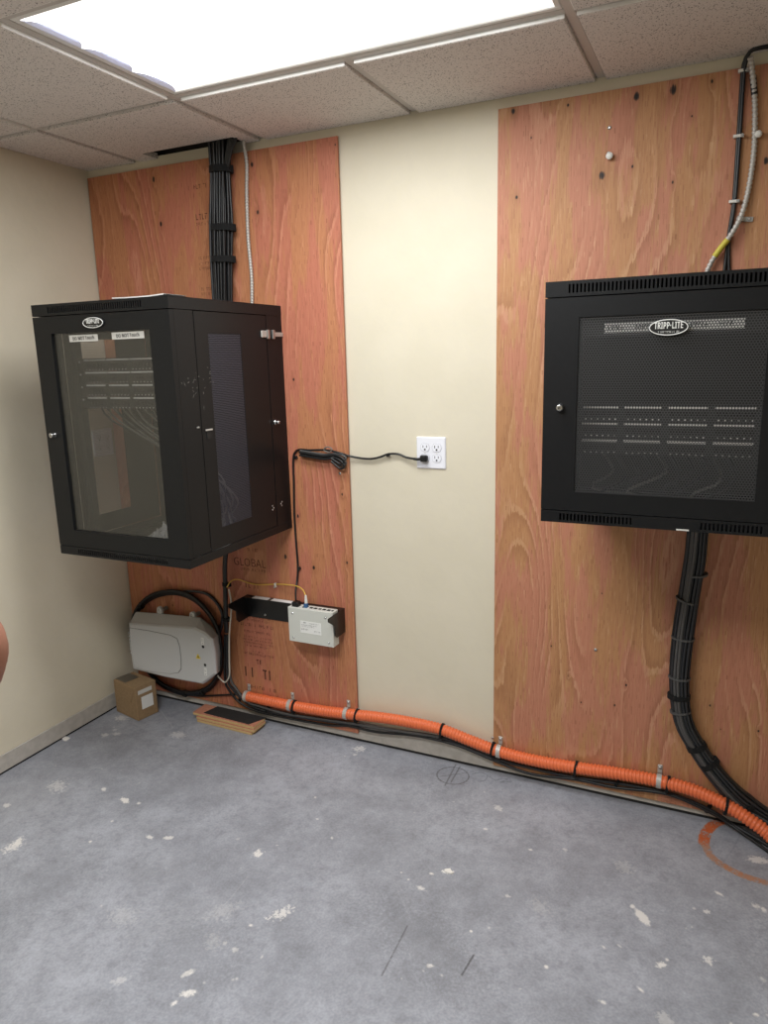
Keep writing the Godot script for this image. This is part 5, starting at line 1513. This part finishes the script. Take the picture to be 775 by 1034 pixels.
# ---------------------------------------------------------------- the person at the left edge
func nets(bones: Array, cell: float, k: float) -> ArrayMesh:
	var lo := Vector3(1e9, 1e9, 1e9)
	var hi := -lo
	for b in bones:
		var r := maxf(b[2], b[3]) + 3.0 * cell
		lo = lo.min(b[0] - Vector3(r, r, r)).min(b[1] - Vector3(r, r, r))
		hi = hi.max(b[0] + Vector3(r, r, r)).max(b[1] + Vector3(r, r, r))
	var nx := int((hi.x - lo.x) / cell) + 2
	var ny := int((hi.y - lo.y) / cell) + 2
	var nz := int((hi.z - lo.z) / cell) + 2
	var f := PackedFloat32Array()
	f.resize(nx * ny * nz)
	f.fill(1.0)
	for b in bones:
		var a: Vector3 = b[0]
		var ab: Vector3 = b[1] - a
		var den := maxf(ab.length_squared(), 1e-9)
		var r := maxf(b[2], b[3]) + k + 2.0 * cell
		var p0 := ((a.min(b[1]) - Vector3(r, r, r) - lo) / cell).floor()
		var p1 := ((a.max(b[1]) + Vector3(r, r, r) - lo) / cell).ceil()
		for z in range(maxi(0, int(p0.z)), mini(nz, int(p1.z) + 1)):
			for y in range(maxi(0, int(p0.y)), mini(ny, int(p1.y) + 1)):
				for x in range(maxi(0, int(p0.x)), mini(nx, int(p1.x) + 1)):
					var p := lo + Vector3(x, y, z) * cell
					var t := clampf((p - a).dot(ab) / den, 0.0, 1.0)
					var d: float = p.distance_to(a + ab * t) - lerpf(b[2], b[3], t)
					var id := (z * ny + y) * nx + x
					var o := f[id]
					var h := maxf(k - absf(o - d), 0.0) / k
					f[id] = minf(o, d) - h * h * k * 0.25
	var verts := PackedVector3Array()
	var norms := PackedVector3Array()
	var ids := {}
	var index := PackedInt32Array()
	var sx := 1
	var sy := nx
	var sz := nx * ny
	for z in nz - 1:
		for y in ny - 1:
			for x in nx - 1:
				var id := (z * ny + y) * nx + x
				var inside := 0
				for c in 8:
					if f[id + (c & 1) * sx + ((c >> 1) & 1) * sy + (c >> 2) * sz] < 0.0:
						inside += 1
				if inside == 0 or inside == 8:
					continue
				var sum := Vector3.ZERO
				var cnt := 0
				for c in 8:
					for ax in 3:
						if c & (1 << ax):
							continue
						var c2 := c | (1 << ax)
						var fa := f[id + (c & 1) * sx + ((c >> 1) & 1) * sy + (c >> 2) * sz]
						var fb := f[id + (c2 & 1) * sx + ((c2 >> 1) & 1) * sy + (c2 >> 2) * sz]
						if (fa < 0.0) != (fb < 0.0):
							var q := Vector3(c & 1, (c >> 1) & 1, c >> 2)
							q[ax] += fa / (fa - fb)
							sum += q
							cnt += 1
				ids[id] = verts.size()
				verts.append(lo + (Vector3(x, y, z) + sum / cnt) * cell)
				norms.append(Vector3(f[id + sx] - f[id], f[id + sy] - f[id], f[id + sz] - f[id]).normalized())
	for id in ids:
		for ax in 3:
			var s: int = [sx, sy, sz][ax]
			if id + s >= f.size() or (f[id] < 0.0) == (f[id + s] < 0.0):
				continue
			var u: int = [sy, sz, sx][ax]
			var v: int = [sz, sx, sy][ax]
			if not (ids.has(id - u) and ids.has(id - v) and ids.has(id - u - v)):
				continue
			var q := [ids[id], ids[id - u], ids[id - u - v], ids[id - v]]
			for n in ([0, 2, 1, 0, 3, 2] if f[id] < 0.0 else [0, 1, 2, 0, 2, 3]):
				index.append(q[n])
	var arr := []
	arr.resize(Mesh.ARRAY_MAX)
	arr[Mesh.ARRAY_VERTEX] = verts
	arr[Mesh.ARRAY_NORMAL] = norms
	arr[Mesh.ARRAY_INDEX] = index
	var m := ArrayMesh.new()
	m.add_surface_from_arrays(Mesh.PRIMITIVE_TRIANGLES, arr)
	return m

func build_person() -> void:
	# stands just left of the frame facing the back wall, right forearm raised, hand at the collar
	var sh := Vector3(-0.43, 1.385, 2.16)
	var el := Vector3(-0.308, 1.135, 2.050)
	var mid := Vector3(-0.2815, 1.290, 2.018)
	var wr := Vector3(-0.300, 1.435, 2.022)
	var shl := Vector3(-0.79, 1.385, 2.20)
	var ell := Vector3(-0.84, 1.10, 2.24)
	var wrl := Vector3(-0.83, 0.86, 2.16)
	var neck := Vector3(-0.61, 1.44, 2.20)
	var chest := Vector3(-0.61, 1.27, 2.19)
	var waist := Vector3(-0.61, 1.05, 2.20)
	var hip := Vector3(-0.61, 0.93, 2.20)
	var hr := Vector3(-0.53, 0.88, 2.20)
	var hl := Vector3(-0.69, 0.88, 2.20)
	var body := [[neck, Vector3(-0.61, 1.52, 2.18), 0.058, 0.055], [Vector3(-0.61, 1.56, 2.155), Vector3(-0.61, 1.655, 2.18), 0.07, 0.088], [Vector3(-0.61, 1.60, 2.10), Vector3(-0.61, 1.53, 2.105), 0.04, 0.032],
		[chest + Vector3(-0.09, 0, 0), chest + Vector3(0.09, 0, 0), 0.115, 0.115], [waist + Vector3(-0.06, 0, 0), waist + Vector3(0.06, 0, 0), 0.105, 0.105], [hip + Vector3(-0.06, 0, 0), hip + Vector3(0.06, 0, 0), 0.115, 0.115], [chest, waist, 0.11, 0.11],
		[sh, shl, 0.065, 0.065], [sh, el, 0.056, 0.044], [el, mid, 0.042, 0.0455], [mid, wr, 0.0455, 0.029], [shl, ell, 0.056, 0.043], [ell, wrl, 0.043, 0.029]]
	for s in [[hr, -0.52], [hl, -0.70]]:
		body.append([s[0], Vector3(s[1], 0.48, 2.19), 0.088, 0.060])
		body.append([Vector3(s[1], 0.48, 2.19), Vector3(s[1], 0.09, 2.22), 0.058, 0.042])
		body.append([Vector3(s[1], 0.055, 2.24), Vector3(s[1], 0.05, 2.08), 0.042, 0.036])
	var o := MeshInstance3D.new()
	o.name = "person"
	o.mesh = nets(body, 0.014, 0.05)
	o.material_override = mats.skin
	add_child(o)
	tag(o, "person with a bare raised forearm just entering the left edge", "person")
	# hands
	var hand := func(w: Vector3, dir: Vector3, palm_n: Vector3, curl: float, called: String) -> void:
		var d := dir.normalized()
		var side := d.cross(palm_n).normalized()
		var b := [[w, w + d * 0.045, 0.026, 0.024], [w + d * 0.05 - side * 0.026, w + d * 0.085 - side * 0.030, 0.016, 0.014], [w + d * 0.05 + side * 0.024, w + d * 0.085 + side * 0.028, 0.016, 0.014], [w + d * 0.05, w + d * 0.088, 0.018, 0.015]]
		for i in 4:
			var l: float = [0.068, 0.078, 0.072, 0.056][i]
			var p := w + d * 0.088 + side * (-0.030 + i * 0.0195)
			var dd := d
			for j in 3:
				dd = (dd + palm_n * curl).normalized()
				var q: Vector3 = p + dd * l * [0.45, 0.32, 0.23][j]
				b.append([p, q, 0.0088 - j * 0.0006, 0.0082 - j * 0.0006])
				p = q
		var tp := w + d * 0.028 - side * 0.026
		var tq := tp + (d * 0.6 - side * 0.8 + palm_n * 0.3).normalized() * 0.042
		b.append([tp, tq, 0.0125, 0.0105])
		b.append([tq, tq + (d * 0.9 - side * 0.25 + palm_n * 0.4).normalized() * 0.034, 0.0102, 0.0086])
		put(o, called, nets(b, 0.0045, 0.009), mats.skin, Vector3.ZERO)
	hand.call(wr, Vector3(-0.75, 0.45, 0.05), Vector3(0.1, -0.2, 1.0).normalized(), 0.35, "hand")
	hand.call(wrl, Vector3(0.02, -1.0, -0.25), Vector3(0.9, 0.0, 0.3).normalized(), 0.22, "hand")
	# clothes follow the body
	var shirt := [[chest + Vector3(-0.09, 0, 0), chest + Vector3(0.09, 0, 0), 0.125, 0.125], [waist + Vector3(-0.06, 0, 0), waist + Vector3(0.06, 0, 0), 0.117, 0.117], [hip + Vector3(-0.06, 0.03, 0), hip + Vector3(0.06, 0.03, 0), 0.126, 0.126], [chest, waist, 0.12, 0.12], [sh, shl, 0.076, 0.076],
		[sh, sh.lerp(el, 0.62), 0.068, 0.063], [shl, shl.lerp(ell, 0.62), 0.068, 0.063]]
	put(o, "shirt", nets(shirt, 0.016, 0.05), mats.shirt, Vector3.ZERO, "slate short-sleeved shirt")
	var tr := [[hip + Vector3(-0.06, -0.02, 0), hip + Vector3(0.06, -0.02, 0), 0.123, 0.123]]
	for s in [[hr, -0.52], [hl, -0.70]]:
		tr.append([s[0], Vector3(s[1], 0.48, 2.19), 0.098, 0.075])
		tr.append([Vector3(s[1], 0.48, 2.19), Vector3(s[1], 0.12, 2.22), 0.075, 0.068])
		put(o, "shoe", nets([[Vector3(s[1], 0.055, 2.26), Vector3(s[1], 0.052, 2.06), 0.054, 0.047]], 0.014, 0.03), mats.shoe, Vector3.ZERO)
	put(o, "trousers", nets(tr, 0.016, 0.05), mats.trousers, Vector3.ZERO)
	put(o, "hair", nets([[Vector3(-0.61, 1.665, 2.20), Vector3(-0.61, 1.60, 2.225), 0.094, 0.082], [Vector3(-0.61, 1.69, 2.15), Vector3(-0.61, 1.68, 2.2), 0.078, 0.09]], 0.010, 0.03), mats.hair, Vector3.ZERO)
	for s in [-1, 1]:
		put(o, "ear", nets([[Vector3(-0.61 + s * 0.088, 1.615, 2.175), Vector3(-0.61 + s * 0.088, 1.585, 2.17), 0.016, 0.011]], 0.006, 0.01), mats.skin, Vector3.ZERO)
		put(o, "eye", nets([[Vector3(-0.61 + s * 0.032, 1.622, 2.088), Vector3(-0.61 + s * 0.032, 1.6225, 2.088), 0.013, 0.013]], 0.005, 0.01), mats.slot_dark, Vector3.ZERO)
	put(o, "nose", nets([[Vector3(-0.61, 1.62, 2.075), Vector3(-0.61, 1.585, 2.052), 0.010, 0.015]], 0.005, 0.01), mats.skin, Vector3.ZERO)
	put(o, "mouth", nets([[Vector3(-0.632, 1.548, 2.076), Vector3(-0.588, 1.548, 2.076), 0.007, 0.007]], 0.004, 0.01), mats.cardboard_dark, Vector3.ZERO)
